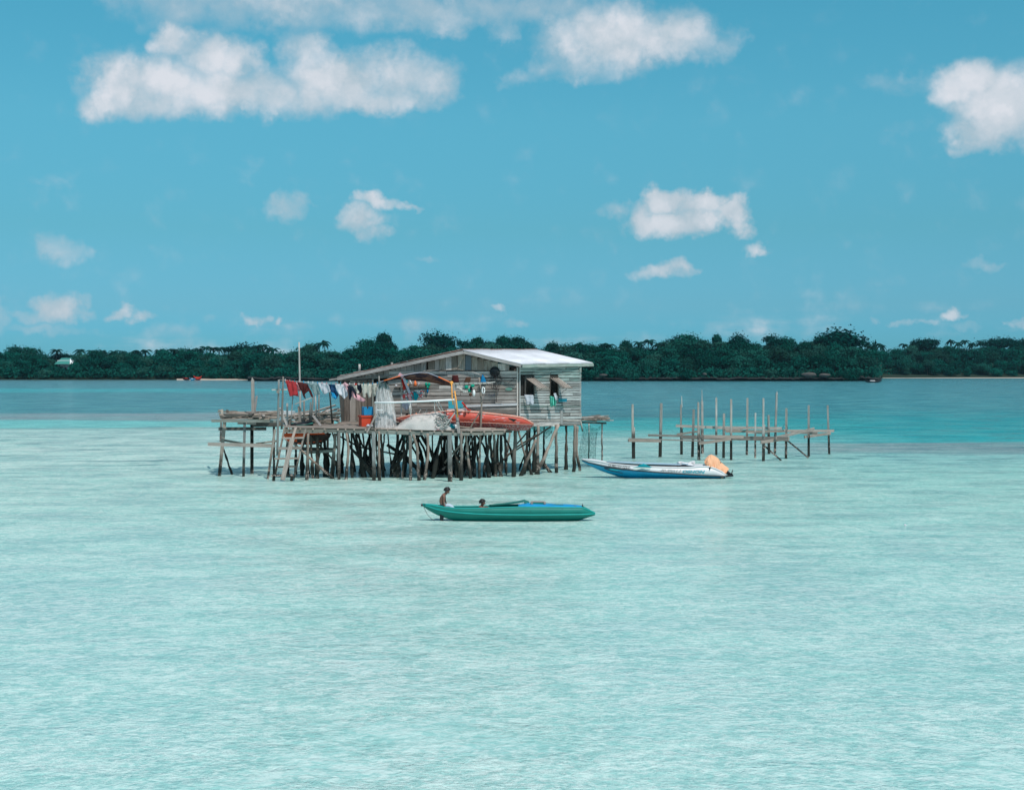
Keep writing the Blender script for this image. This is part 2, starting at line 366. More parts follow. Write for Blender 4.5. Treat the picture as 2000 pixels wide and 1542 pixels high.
M['cover'] = plain('apricot engine cover cloth', (.76, .42, .25), .75, .12, 3, .2, trans=.1)
M['blue_box'] = plain('blue crate plastic', (.01, .21, .42), .4, .15)
M['orange_box'] = plain('orange red crate plastic', (.52, .055, .02), .45, .15, 3, .4, (.36, .035, .02), (.5, .7))
M['orange_boat'] = plain('bright orange boards', (.75, .10, .02), .6, .2, 4)
M['hull_brown'] = plain('dark brown hull', (.045, .03, .027), .7, .3, 4)
M['skin'] = plain('tanned skin', (.19, .09, .062), .5, .12, 8, .35)
M['hair'] = plain('black hair', (.012, .011, .011), .55, .3, 40, .4)
M['jeans_dark'] = plain('dark blue shorts', (.02, .07, .10), .85, .2, 12, .1)
M['jeans_light'] = plain('light blue trousers', (.42, .50, .58), .85, .15, 12, .1)
M['eye'] = plain('dark eye', (.01, .01, .01), .3, .1)
def leaf(name, a, b, c_):
    def fn(t):
        rnd = t.n('ShaderNodeObjectInfo').outputs['Random']; geo = t.n('ShaderNodeNewGeometry')
        pr = t.noise(t.n('ShaderNodeTexCoord').outputs['Object'], .9, 3, .6)[0]
        c = t.mix(t.smooth(pr, .35, .68), a, b)
        c = t.mix(t.smooth(rnd, .55, 1.0, 0, .7), c, c_)
        c = t.mix(1.0, c, t.ramp(t.m('FRACT', t.m('MULTIPLY', rnd, 5.3)), [(0, .62), (1, 1.3)]), 'MULTIPLY')
        b_ = t.n('ShaderNodeBsdfDiffuse', None, Color=c).outputs[0]
        return t.n('ShaderNodeMixShader', None, _0=.18, _1=b_, _2=t.n('ShaderNodeBsdfTranslucent', None, Color=c).outputs[0]).outputs[0]
    return mat(name, fn)
M['leaf'] = leaf('broadleaf foliage', (.002, .042, .036), (.006, .105, .078), (.03, .10, .078))
M['leaf_dark'] = leaf('dark foliage', (.001, .028, .027), (.003, .058, .049), (.008, .055, .047))
M['palm_leaf'] = leaf('palm fronds', (.004, .030, .028), (.008, .052, .045), (.012, .045, .04))
M['bark'] = plain('grey bark', (.09, .085, .075), .9, .3, 2)
M['soil'] = plain('shaded forest floor', (.02, .035, .025), .95, .3, .2, .1)
M['rock'] = plain('dark tidal rock', (.018, .022, .022), .9, .4, .5, .2, (.16, .135, .12), (.62, .7))
M['pale_rock'] = plain('pale rock face', (.08, .075, .07), .9, .4, .7, .2)
M['sand'] = plain('pale beach sand', (.42, .35, .29), .95, .12, .2, .1)
# ------------------------------------------------------------------ water
def water_fn(t):
    pos = t.n('ShaderNodeNewGeometry').outputs['Position']; s = t.n('ShaderNodeSeparateXYZ', None, Vector=pos).outputs
    flat = t.n('ShaderNodeCombineXYZ', None, X=s[0], Y=s[1]).outputs[0]
    nb = t.noise(t.v('MULTIPLY', flat, (.012, .03, 1)), 1.0, 4, .55)[0]
    nb2 = t.noise(t.v('MULTIPLY', flat, (.05, .16, 1)), 1.0, 5, .6)[0]
    warp = t.m('MULTIPLY_ADD', t.m('SUBTRACT', nb, .5), .2, t.m('MULTIPLY_ADD', t.m('SUBTRACT', nb2, .5), .13, 1.0))
    yy = t.m('MULTIPLY', s[1], warp)                      # depth of the lagoon floor changes with distance from the sandbank
    q = t.m('DIVIDE', 50.0, t.m('MAXIMUM', yy, 12.0), clamp=True)   # 1 = near, 0 = far
    # ---- lagoon floor seen through the water: pale sand, sea grass, deeper channel
    left = t.ramp(q, [(0, (.09, .20, .26)), (.10, (.08, .195, .25)), (.16, (.06, .19, .24)), (.172, (.04, .30, .34)), (.19, (.04, .29, .33)), (.21, (.05, .17, .215)), (.37, (.05, .185, .225)), (.385, (.22, .28, .31)), (.44, (.21, .30, .32)), (.455, (.18, .53, .53)), (.51, (.20, .55, .54)), (.52, (.26, .40, .38)), (.535, (.44, .64, .61)), (.7, (.52, .70, .66)), (1.0, (.46, .68, .64))])
    nr = t.noise(t.v('MULTIPLY', flat, (.10, .35, 1)), 1.0, 5, .6)[0]
    q = t.m('ADD', q, t.m('MULTIPLY', t.m('SUBTRACT', nr, .5), t.smooth(s[1], 50, 62, 0, .10)))
    right = t.ramp(q, [(0, (.04, .18, .24)), (.2, (.035, .17, .215)), (.34, (.028, .18, .22)), (.45, (.008, .27, .31)), (.58, (.005, .33, .37)), (.645, (.02, .38, .41)), (.665, (.22, .30, .33)), (.735, (.23, .35, .37)), (.765, (.28, .55, .54)), (.9, (.34, .62, .58)), (1.0, (.38, .64, .60))])
    mid = t.ramp(q, [(0, (.05, .18, .24)), (.2, (.045, .18, .225)), (.36, (.04, .16, .20)), (.41, (.04, .16, .195)), (.45, (.03, .33, .35)), (.53, (.08, .42, .42)), (.60, (.36, .57, .54)), (1.0, (.42, .65, .61))])
    ang = t.m('DIVIDE', s[0], t.m('MAXIMUM', s[1], 5.0))
    c = t.mix(t.smooth(ang, -.1, .08), left, mid); c = t.mix(t.smooth(ang, .1, .3), c, right)
    near = t.smooth(s[1], 16, 46, 1, 0)
    c = t.mix(near, c, (.44, .66, .645))
    c = t.mix(t.smooth(t.noise(t.v('MULTIPLY', flat, (.16, .3, 1)), 1.0, 4, .6)[0], .35, .7, .0, .55), c, t.mix(.5, c, (.22, .56, .52)))
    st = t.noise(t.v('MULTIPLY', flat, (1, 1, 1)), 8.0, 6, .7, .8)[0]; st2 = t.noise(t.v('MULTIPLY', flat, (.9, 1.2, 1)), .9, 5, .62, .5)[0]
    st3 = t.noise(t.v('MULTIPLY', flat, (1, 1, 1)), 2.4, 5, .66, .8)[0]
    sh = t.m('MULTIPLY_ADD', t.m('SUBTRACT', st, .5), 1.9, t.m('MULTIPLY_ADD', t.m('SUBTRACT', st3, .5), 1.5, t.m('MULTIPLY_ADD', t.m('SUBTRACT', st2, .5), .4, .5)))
    c = t.mix(1.0, c, t.mix(t.smooth(sh, .15, .85), (.66, .82, .82), (1.22, 1.06, 1.07)), 'MULTIPLY')   # seabed mottling, plus refracted ripple light painted in as pale and dark flecks
    # sea grass streaks in the middle distance
    sg = t.m('MULTIPLY', t.smooth(t.noise(t.v('MULTIPLY', flat, (.22, .55, 1)), 1.0, 5, .65)[0], .56, .66), t.m('MULTIPLY', t.smooth(s[1], 50, 62), t.smooth(s[1], 100, 84)))
    c = t.mix(t.m('MULTIPLY', sg, .75), c, (.07, .2, .22))
    c = t.mix(1.0, c, (1.07, 1.03, .985), 'MULTIPLY')
    c = t.mix(1.0, c, t.mix(t.smooth(s[1], 85, 170), (1, 1, 1), (1.3, 1.3, 1.32)), 'MULTIPLY')   # floor colour brightened with distance beyond the bank
    # ---- ripples
    a = t.noise(t.v('MULTIPLY', flat, (.85, 1.15, 1)), 1.1, 5, .62, 1.2)[0]
    b = t.noise(t.v('MULTIPLY', flat, (.85, 1.15, 1)), 6.0, 4, .65, 1.0)[0]
    d = t.noise(t.v('MULTIPLY', flat, (.8, 1.2, 1)), 24.0, 3, .6)[0]
    e = t.noise(t.v('MULTIPLY', flat, (.85, 1.15, 1)), 2.7, 4, .6, 1.0)[0]
    h = t.m('MULTIPLY_ADD', a, .15, t.m('MULTIPLY_ADD', e, .13, t.m('MULTIPLY_ADD', b, .10, t.m('MULTIPLY', d, .026))))
    calm = t.smooth(t.noise(t.v('MULTIPLY', flat, (.3, .55, 1)), 1.0, 5, .65)[0], .36, .64, .18, .66)
    far = t.smooth(s[1], 60, 320, 1.0, .9)
    bp = t.n('ShaderNodeBump', None, Strength=t.m('MULTIPLY', calm, far), Distance=1.0, Height=h).outputs[0]
    bd = t.n('ShaderNodeBump', None, Strength=.3, Distance=1.0, Height=h).outputs[0]
    rough = t.smooth(s[1], 14, 48, .2, .08)
    fr = t.n('ShaderNodeFresnel', None, IOR=1.333, Normal=bp).outputs[0]
    df = t.n('ShaderNodeBsdfDiffuse', None, Color=c, Normal=bd).outputs[0]      # light coming back up from the lagoon floor
    gl = t.n('ShaderNodeBsdfGlossy', None, Roughness=rough, Normal=bp).outputs[0]   # the rippled surface
    return t.n('ShaderNodeMixShader', None, _0=t.m('MULTIPLY', fr, .88), _1=df, _2=gl).outputs[0]
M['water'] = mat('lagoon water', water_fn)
m = MB(); m.poly([(-3000, -60, 0), (3000, -60, 0), (3000, 3500, 0), (-3000, 3500, 0)])
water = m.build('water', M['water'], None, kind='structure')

# ------------------------------------------------------------------ island
def lerp_list(L, x):
    if x <= L[0][0]: return L[0][1]
    for (x0, y0), (x1, y1) in zip(L, L[1:]):
        if x <= x1: return y0+(y1-y0)*(x-x0)/(x1-x0)
    return L[-1][1]
SHORE = [(-1200, 575), (440, 556), (484, 552), (492, 507), (1000, 503), (1716, 505), (1724, 688), (3200, 700)]
SKYL = [(-1200, 684), (0, 684), (20, 680), (80, 688), (160, 688), (330, 685), (380, 686), (440, 683), (500, 676), (540, 688), (590, 680), (640, 679), (700, 676), (712, 668), (750, 662), (785, 674), (825, 674), (870, 666), (920, 664), (1010, 662), (1045, 674), (1150, 674),
        (1250, 672), (1300, 668), (1330, 660), (1390, 662), (1450, 660), (1490, 667), (1570, 664), (1610, 666), (1680, 672), (1705, 678), (1750, 676), (1800, 672), (1850, 672), (1900, 677), (1940, 668), (2010, 664), (2300, 668), (3200, 680)]
def px_of(p): return 1000+p.x*F/p.y
def ground_z(px, D):
    ds = lerp_list(SHORE, px); t = (D-ds)
    top = CH+(HZ-lerp_list(SKYL, px))*(ds+55)/F-7.4
    if t < 0: return -.6
    return -.05+min(1, t/3)*.7+max(0, top-1.0)*min(1, max(0, t-6)/48)**.8
g = MB(); cols = []
pxs = sorted(set([x for x in range(-1200, 3201, 50)]+[484, 488, 492, 1712, 1716, 1720, 1724, 1728]))
for pxx in pxs:
    ds = lerp_list(SHORE, pxx); cols.append([(pxx, d) for d in (ds-1, ds+.1, ds+3, ds+8, ds+18, ds+30, ds+45, ds+60, 800, 1000)])
for ccc in cols:
    for (x, d) in ccc:
        z = ground_z(x, d) if d < 790 else (ground_z(x, lerp_list(SHORE, x)+55) if d < 900 else -1)
        g.v.append(Vector(((x-1000)*d/F, d, z+(noise.noise(Vector((x*.02, d*.1, 0)))*.4 if z > .2 else 0))))
for i in range(len(cols)-1):
    for j in range(9):
        q = i*10+j; g.face((q, q+10, q+11, q+1), None, 0, True)
g.build('island_ground', M['soil'], None, kind='structure')
# pale beach in front of the right hand wood
b = MB(); N_ = 60
for i in range(N_+1):
    x = 1716+(3200-1716)*i/N_; e = noise.noise(Vector((i*.7, 0, 0)))
    for d, z in ((680, -.15), (687, .08+.05*e), (694, .45), (702, 1.0+.2*e), (706, .9)): b.v.append(Vector(((x-1000)*d/F, d, z)))
for i in range(N_):
    for j in range(4): q = i*5+j; b.face((q, q+5, q+6, q+1), None, 0, True)
b.build('beach', M['sand'], None, kind='structure')
b = MB()
for i in range(40):
    x = 345+(490-345)*i/39
    for d, z in ((549, -.1), (552, .12), (556, .5), (560, .55)): b.v.append(Vector(((x-1000)*d/F, d-(2 if x > 470 else 0), z)))
for i in range(39):
    for j in range(3): q = i*4+j; b.face((q, q+4, q+5, q+1), None, 0, True)
b.build('beach', M['sand'], None, kind='structure')
# undercut tidal rock along the near headland
rk = MB(); NR = 420
for i in range(NR+1):
    x = 484+(1722-484)*i/NR; n = noise.noise(Vector((x*.03, 0, 0))); n2 = noise.noise(Vector((x*.15, 3, 0)))
    hh = .85+.5*n+.35*n2; dd = 501.5+1.5*n
    for d, z in ((dd+2.6, -.2), (dd+2.4+.5*n2, .35), (dd+1.0+n2, .75+.2*n), (dd-.4+n2*.8, hh), (dd+1.5, hh+.5+.3*n2), (dd+6, hh+.7)):
        rk.v.append(Vector(((x-1000)*d/F, d, z)))
for i in range(NR):
    for j in range(5): q = i*6+j; rk.face((q, q+6, q+7, q+1), None, 0, False)
rk.build('rocky_shore', M['rock'], None, kind='structure')
for (x0, x1, y0, y1) in ((1566, 1596, 727, 736), (1600, 1622, 729, 736), (1170, 1186, 730, 735), (1372, 1380, 728, 733)):
    o = MB().ball(W((x0+x1)/2, (y0+y1)/2, 500.5), ((x1-x0)/2*.18, 1.5, (y1-y0)/2*.18), 14, 8, jit=.16).build('cliff_rock', M['pale_rock'])
    tag(o, {1566: 'pale pinkish rock face under the trees near the headland tip', 1600: 'smaller pale rock face right of the larger one near the headland tip', 1170: 'small pale rock at the shore just right of the shack roof', 1372: 'tiny pale rock among shore bushes above the bare stilt frame'}[x0], 'rock')

# ------------------------------------------------------------------ trees
def rnd_dir():
    z = R.uniform(-1, 1); a = R.uniform(0, 2*math.pi); r = math.sqrt(1-z*z); return Vector((r*math.cos(a), r*math.sin(a), z))
def add_leaf(mb, p, s, n):
    u = n.cross(Vector((0, 0, 1)))
    if u.length < .1: u = Vector((1, 0, 0))
    u.normalize(); v = n.cross(u); a = R.uniform(0, 6.28); u, v = u*math.cos(a)+v*math.sin(a), v*math.cos(a)-u*math.sin(a)
    i = len(mb.v); mb.v += [p-u*s, p-v*s*.6+n*s*.15, p+u*s, p+v*s*.6-n*s*.1]; mb.face((i, i+1, i+2, i+3), None, 0, False)
def crown_mesh(wd, ht, lobes, leaves, size=.42, flat=1.0):
    """crown of leaf clumps: unit width wd, height ht, base at z=0"""
    mb = MB(); L = []
    for k in range(lobes):
        a = R.uniform(0, 6.28); r = wd*.5*R.uniform(.15, .72); z = ht*R.uniform(.22, .8)
        lr = wd*R.uniform(.16, .3)*(1.15-.5*abs(z/ht-.45))
        L.append((Vector((math.cos(a)*r, math.sin(a)*r, z)), lr, R.uniform(.6, .85)*flat))
    L.append((Vector((0, 0, ht*.62)), wd*.3, .9)); tot = sum(l[1]**2 for l in L)
    for c, lr, fz in L:
        for _ in range(int(leaves*lr*lr/tot)):
            d = rnd_dir()
            if d.z < -.35 and R.random() < .7: continue
            rr = lr*R.uniform(.72, 1.08)+noise.noise(c*3+d*2.2)*lr*.28
            p = c+Vector((d.x*rr, d.y*rr, d.z*rr*fz)); n = (d+rnd_dir()*.75).normalized()
            add_leaf(mb, p, size*R.uniform(.55, 1.25), n)
    # stray sprays poking out of the outline
    for _ in range(int(leaves*.05)):
        c, lr, fz = R.choice(L); d = rnd_dir(); d.z = abs(d.z)
        add_leaf(mb, c+d*lr*R.uniform(1.05, 1.3), size*R.uniform(.4, .8), rnd_dir())
    return mb
def trunk_mesh(h, r, lean=0, limbs=5, spread=2.0, up=2.6):
    mb = MB(); pts = [Vector((lean*(k/4)**2*h*.15+R.uniform(-.1, .1), R.uniform(-.1, .1), h*k/4)) for k in range(5)]
    mb.tube(pts, [r, r*.85, r*.72, r*.6, r*.4], 6)
    for k in range(limbs):
        b = pts[3].lerp(pts[4], R.random()); a = R.uniform(0, 6.28)
        e = b+Vector((math.cos(a)*spread*R.uniform(.5, 1), math.sin(a)*spread*R.uniform(.5, 1), up*R.uniform(.4, 1)))
        mb.tube([b, b.lerp(e, .5)+Vector((0, 0, .3)), e], [r*.42, r*.3, r*.12], 5)
    return mb
def mesh_of(mb, name, mt):
    global ZMAX
    zs = sorted(v.z for v in mb.v); ZMAX = zs[int(len(zs)*.995)]
    o = mb.build(name, mt, None, pivot=(0, 0, 0)); me = o.data; bpy.data.objects.remove(o); return me
BROAD, DARK, PALM, BUSH = [], [], [], []
for k in range(8):
    wd = R.uniform(8.5, 11.5); ht = R.uniform(5.5, 7.5); cm = mesh_of(crown_mesh(wd, ht, R.randint(9, 14), 2300), 'crown', M['leaf']); zm = ZMAX
    BROAD.append((cm, mesh_of(trunk_mesh(5.2, .22, R.uniform(-1, 1)), 'trunk', M['bark']), 2.6, wd, zm))
for k in range(5):
    wd = R.uniform(9, 13); ht = R.uniform(5, 7)
    cm = mesh_of(crown_mesh(wd, ht, R.randint(10, 16), 2500, .45, .8), 'crown', M['leaf_dark']); zm = ZMAX
    DARK.append((cm, mesh_of(trunk_mesh(6.8, .32, R.uniform(-1, 1), 8, 3.4, 3.5), 'trunk', M['bark']), 4.2, wd, zm))
for k in range(4):
    wd = R.uniform(6.5, 9); ht = R.uniform(4.2, 5.4)
    cm = mesh_of(crown_mesh(wd, ht, R.randint(8, 12), 1700, .38), 'crown', M['leaf']); zm = ZMAX
    BUSH.append((cm, mesh_of(trunk_mesh(2.2, .14, 0), 'trunk', M['bark']), .1, wd, zm))
def palm_crown():
    mb = MB(); nf = R.randint(14, 19)
    for k in range(nf):
        a = 6.28*k/nf+R.uniform(-.2, .2); L = R.uniform(1.9, 2.9); up = R.uniform(-.2, 1.1)
        pts = []
        for j in range(7):
            u = j/6; pts.append(Vector((math.cos(a)*L*u, math.sin(a)*L*u, up*L*.55*u*1.4-1.35*L*.62*u*u)))
        for j in range(6):
            d = (pts[j+1]-pts[j]); sd = Vector((-math.sin(a), math.cos(a), 0)); wdt = .34*math.sin(math.pi*min(1, (j+1)/6.5))+.08
            for sg in (-1, 1):
                i = len(mb.v); mb.v += [pts[j], pts[j+1], pts[j+1]+sd*sg*wdt-Vector((0, 0, wdt*.75)), pts[j]+sd*sg*wdt*.9-Vector((0, 0, wdt*.75))]
                mb.face((i, i+1, i+2, i+3))
    return mb
def palm_trunk(h):
    l = R.uniform(-.1, .1); return MB().tube([(l*h*(k/5)**2, 0, h*k/5) for k in range(6)], [.2, .16, .15, .14, .13, .14], 6)
for k in range(5):
    h = R.uniform(6.5, 8)
    PALM.append((mesh_of(palm_crown(), 'crown', M['palm_leaf']), mesh_of(palm_trunk(h), 'trunk', M['bark']), h, 5, 1.5))
def place(proto, name, label, px, D, topy=None, sc=1.0, group=None, sink=0.0, wide=1.0):
    cm, tm, cz, wd, ht = proto
    z0 = max(-.1, ground_z(px, D))-sink
    loc = Vector(((px-1000)*D/F, D, z0))
    if topy is not None:            # scale so that the crown reaches the height read off the photo
        ztop = CH+(HZ-topy)*D/F; full = cz+(ht if name != 'palm_tree' else .9)
        sc = max(.45, (ztop-z0)/full)
    t = thing(name, label, 'palm' if name == 'palm_tree' else 'tree', loc, group)
    t.rotation_euler = (0, 0, R.uniform(0, 6.28))
    k = min(1.25, max(.75, sc)) if topy is not None else sc
    for me, nm, z in ((tm, 'trunk', 0), (cm, 'crown', cz)):
        o = bpy.data.objects.new(nm, me); C.objects.link(o); o.parent = t
        if nm == 'trunk': o.scale = (k, k, sc)
        else: o.location = (0, 0, z*sc); o.scale = (k*wide, k*wide, sc if name != 'palm_tree' else k)
    return t
ZONES = [(0, 'beyond the left photo edge'), (58, 'by the left photo edge'), (112, 'just left of the green roofed house'), (150, 'around the green roofed house'), (205, 'just right of the green roofed house'), (260, 'well right of the green roofed house'), (300, 'midway between house and beached boats'), (350, 'left of the beached boats'), (400, 'behind the beached boats'), (450, 'right of the beached boats'), (495, 'left of the thick pointed post'), (535, 'right of the thick pointed post'), (578, 'above the red laundry'), (625, 'right of the tall pole'),
         (665, 'above the white laundry'), (705, 'above the low roof end'), (765, 'between the roof stub posts'), (810, 'above the long left roof slope'), (855, 'up the left roof slope'), (905, 'just left of the gable peak'), (950, 'just right of the gable peak'), (1000, 'above the roof ridge middle'), (1050, 'above the ridge end'), (1105, 'above the white roof slope'), (1158, 'above the right eave'), (1200, 'just right of the shack'),
         (1240, 'left of the bare posts'), (1290, 'above the first two bare posts'), (1335, 'above the third bare post'), (1375, 'above the spiked bare posts'), (1420, 'right of the spiked bare posts'), (1465, 'above the middle bare posts'), (1510, 'left of the tallest bare post'), (1555, 'right of the tallest bare post'), (1600, 'above the last bare posts'), (1665, 'under the tallest spreading tree'), (1722, 'at the headland tip'), (1770, 'at the beach left end'), (1830, 'above the beach under the domed tree'), (1885, 'above the beach middle'), (1945, 'above the beach right half'), (2000, 'by the right photo edge'), (9999, 'beyond the right photo edge')]
def zone(px):
    for b_, s_ in ZONES:
        if px < b_: return s_
TODO = {}
def later(t, px, words_): TODO.setdefault((words_, zone(px)), []).append((px, t))
def name_all():
    for (words_, z_), L in TODO.items():
        L.sort(key=lambda q: q[0]); n = len(L)
        pos = {1: ['lone'], 2: ['left', 'right'], 3: ['left', 'middle', 'right']}.get(n) or ['leftmost', 'second', 'third', 'fourth', 'fifth', 'sixth', 'seventh'][:n-1]+['rightmost']
        for (px, t), p_ in zip(L, pos): t['label'] = f'{p_} {words_}, {z_}' if p_ != 'lone' else f'{words_}, {z_}'
rowsd = [(4, 'bush', 'low bush tree on the waterline', .85), (12, 'low', 'round tree low on the slope', .85), (24, 'broad', 'green tree midway up the slope', 1.0), (39, 'broad', 'green tree high on the slope', 1.0), (54, 'sky', 'broadleaf tree on the skyline', 1.0)]
for (dd, kind, words_, sc) in rowsd:
    x = -130 + R.uniform(0, 30)
    while x < 2130:
        ds = lerp_list(SHORE, x); D = ds+dd+R.uniform(-3, 3)-(3.2 if kind == 'bush' and 495 < x < 1712 else 0); pitch = 7.0*F/D*(1.0 if kind == 'bush' else .95)
        inside = -30 < x < 2030
        z_ = zone(x)
        if not (abs(x-128) < 24 and kind == 'broad') and not (kind == 'bush' and 1716 < x < 1745):
            if kind == 'bush':
                t_ = place(R.choice(BUSH), 'mangrove_tree', '', x, D+(4 if x > 1722 else 0), sc=sc*R.uniform(.85, 1.2), group='bush trees along the shoreline', sink=.2)
            elif kind == 'sky':
                t_ = place(R.choice(DARK if R.random() < .35 else BROAD), 'broadleaf_tree', '', x, D, topy=lerp_list(SKYL, x)+R.uniform(-1, 8), group='trees of the wooded skyline')
            else:
                t_ = place(R.choice(BROAD), 'broadleaf_tree', '', x, D, sc=sc*R.uniform(.8, 1.1), group='trees on the wooded slope', sink=R.uniform(.5, 1.5))
            later(t_, x, words_)
        x += pitch*R.uniform(.8, 1.2)
EMERGENT = [(1640, 640, 2.0, 'D', 'tallest broad spreading dark tree above the headland skyline on the right'), (1612, 652, 1.0, 'D', 'dark tree shouldering the left side of the tallest spreading tree'), (752, 649, 1.0, 'B', 'bushy tree peaking just left of the shack ridge on the skyline'), (722, 660, 1.3, 'B', 'broad tree beside the peaked tree left of the shack ridge'),
            (850, 646, 1.25, 'D', 'open crowned dark tree standing tall above the shack left roof slope'), (985, 655, 1.1, 'B', 'tree on the skyline straight above the white roof ridge'), (1015, 655, .9, 'D', 'dark tree on the skyline right of the white roof ridge'), (930, 658, .9, 'B', 'round tree above the shack gable peak'),
            (475, 669, 1.6, 'D', 'wide flat topped dark tree at the left end of the headland skyline'), (32, 674, .9, 'B', 'ragged tree peaking near the left edge of the photograph'), (60, 677, 1.0, 'B', 'ragged tree right beside the one near the left photo edge'), (350, 679, 1.1, 'B', 'round tree rising above the wood left of the laundry poles'),
            (1345, 650, 1.2, 'B', 'brown tinged tall tree on the skyline above the stilt frame posts'), (1320, 655, .8, 'D', 'thin dark tree left of the brown tinged tall tree'), (1400, 652, .7, 'B', 'narrow tree top poking up above the middle of the stilt frame'), (1442, 650, 1.1, 'D', 'rounded dark tree above the tallest frame posts'),
            (1512, 652, 1.0, 'D', 'dark tree on the skyline straight above the right frame corner'), (1542, 657, 1.0, 'B', 'dome shaped tree left of the tallest spreading tree'), (1815, 659, 1.6, 'D', 'wide dome shaped dark tree above the pale beach'), (1955, 657, 1.9, 'D', 'broad dark tree near the right photo edge'), (1998, 660, 1.4, 'D', 'dark tree cut by the right photo edge'), (1783, 664, .45, 'D', 'small lone tree top left of the dome shaped tree over the beach'),
            (605, 668, .8, 'B', 'small round tree top right of the tall bare pole'), (1075, 666, .7, 'B', 'small round tree top right of the white roof ridge line'), (1222, 664, .9, 'B', 'round tree above the gap between shack and stilt frame')]
for (px, ty, wdk, kind, lab) in EMERGENT:
    ds = lerp_list(SHORE, px)
    place(R.choice(DARK if kind == 'D' else BROAD), 'broadleaf_tree', lab, px, ds+50+R.uniform(0, 8), topy=ty, wide=wdk*.9)
PALMS = [(503, 673), (514, 670), (524, 676), (534, 678), (625, 666), (634, 662), (402, 674), (417, 676), (310, 681), (200, 682), (180, 682), (222, 683), (240, 684), (266, 682), (285, 681), (373, 680), (428, 676), (156, 680), (110, 680), (1130, 668), (1178, 669), (1190, 670), (1248, 665), (1267, 661),
         (1285, 667), (1293, 669), (1713, 668), (1721, 672), (1856, 661), (1871, 667), (1885, 662), (1898, 668), (1916, 664), (1078, 670), (590, 677), (437, 676), (1700, 673), (1765, 670), (388, 678), (340, 680)]
PN = {503: 'left palm of the loose row above the left platform post', 514: 'tallest palm of the row above the left platform post', 634: 'taller of the two palms right of the tall bare pole', 625: 'shorter of the two palms right of the tall bare pole', 1267: 'tallest palm on the skyline above the left end of the stilt frame', 402: 'palm just left of the wide flat topped dark tree',
      1856: 'leftmost palm of the row above the pale beach', 1885: 'tallest palm of the row above the pale beach', 1130: 'lone palm above the right end of the white roof'}
for (px, ty) in PALMS:
    ds = lerp_list(SHORE, px); z_ = zone(px)
    t_ = place(R.choice(PALM), 'palm_tree', PN.get(px, ''), px, ds+50+R.uniform(-4, 4), topy=ty-2, group='palms on the skyline')
    if px not in PN: later(t_, px, 'coconut palm head on the skyline')
name_all()
# understorey that nobody could count: fills the wood from shore to ridge
us = MB()
for _ in range(34000):
    px = R.uniform(-150, 2150); ds = lerp_list(SHORE, px); t_ = R.random()**1.3*56
    if px > 1722 and t_ < 10: t_ = 10+R.random()*4
    D = ds+t_+(-1.5 if 495 < px < 1712 else .5); z = max(.4, ground_z(px, max(D, ds)))+abs(R.gauss(0, 1.6))+(.9 if t_ < 4 else 0)
    if abs(px-128) < 22 and t_ < 40 and z > 5.6: continue
    add_leaf(us, Vector(((px-1000)*D/F, D, z)), R.uniform(.4, .9), (Vector((0, -.6, .6))+rnd_dir()*.8).normalized())
us.build('undergrowth', M['leaf'], None, kind='stuff')
# ---- far things along the shore
h = thing('house', 'far green roofed house half hidden in the trees on the left shore', 'house', W(128, 726, 572))
A = W(112, 711, 572); wl = (137-112)*572/F
wz0 = 3.0
m = MB(); m.bar((A.x, 572+2.5, wz0+1.9), (A.x+wl, 572+2.5, wz0+1.9), 5.0, 6.0, side=(0, 0, 1)); m.build('wall', M['boat_white'], h)
zt, zr = CH+(HZ-711)*572/F, CH+(HZ-699)*572/F
m = MB(); m.poly([(A.x-.4, 569.2, zt), (A.x+wl+.5, 569.2, zt), (A.x+wl-.2, 574.5, zr), (A.x+.9, 574.5, zr)]); m.poly([(A.x+.9, 574.5, zr), (A.x+wl-.2, 574.5, zr), (A.x+wl+.5, 580, zt), (A.x-.4, 580, zt)])
M['green_roof'] = plain('faded green roof sheets', (.035, .20, .17), .6, .15, .6)
m.build('roof', M['green_roof'], h, solid=.12)
m = MB(); m.poly([W(136, 711, 570), W(144, 711, 570), W(137, 699.5, 573)]); m.build('gable', M['white'], h, solid=.1)
def far_boat(name, lab, x0, x1, y, hh, D, mt, mt2):
    t = thing(name, lab, 'boat', W((x0+x1)/2, y, D)); a = (x0-1000)*D/F; b_ = (x1-1000)*D/F; L = b_-a
    def hull(u, v):
        k = math.sin(math.pi*min(1, max(0, u)))**.45; wv = .9*k+.02; th = math.pi*(v)
        z0 = .35*(2*u-1)**2*2*hh; return (a+L*u+(.3 if v in (0, 1) else 0)*(2*u-1), D-math.cos(th)*wv, -.1+z0+(hh-(hh)*math.sin(th)**.7))
    MB().grid(hull, 14, 8).build('hull', mt, t, solid=.05)
    MB().bar((a+L*.3, D, hh*.9), (a+L*.62, D, hh*.9), .9, .5).build('cover', mt2, t)
    return t
far_boat('boat', 'dark longboat lying off the headland tip on the right', 1690, 1720, 743, .55, 446, M['boat_black'], M['boat_white'])
far_boat('boat', 'small red boat pulled up on the far left beach', 357, 372, 741, .8, 549, M['maroon'], M['bright_red'])
far_boat('boat', 'small blue boat between the two red ones on the far left beach', 371, 381, 741, .6, 548, M['boat_blue'], M['boat_white'])
far_boat('boat', 'bright orange red boat on the far left beach beside a blue one', 379, 393, 740.5, 1.1, 550, M['bright_red'], M['orange_boat'])
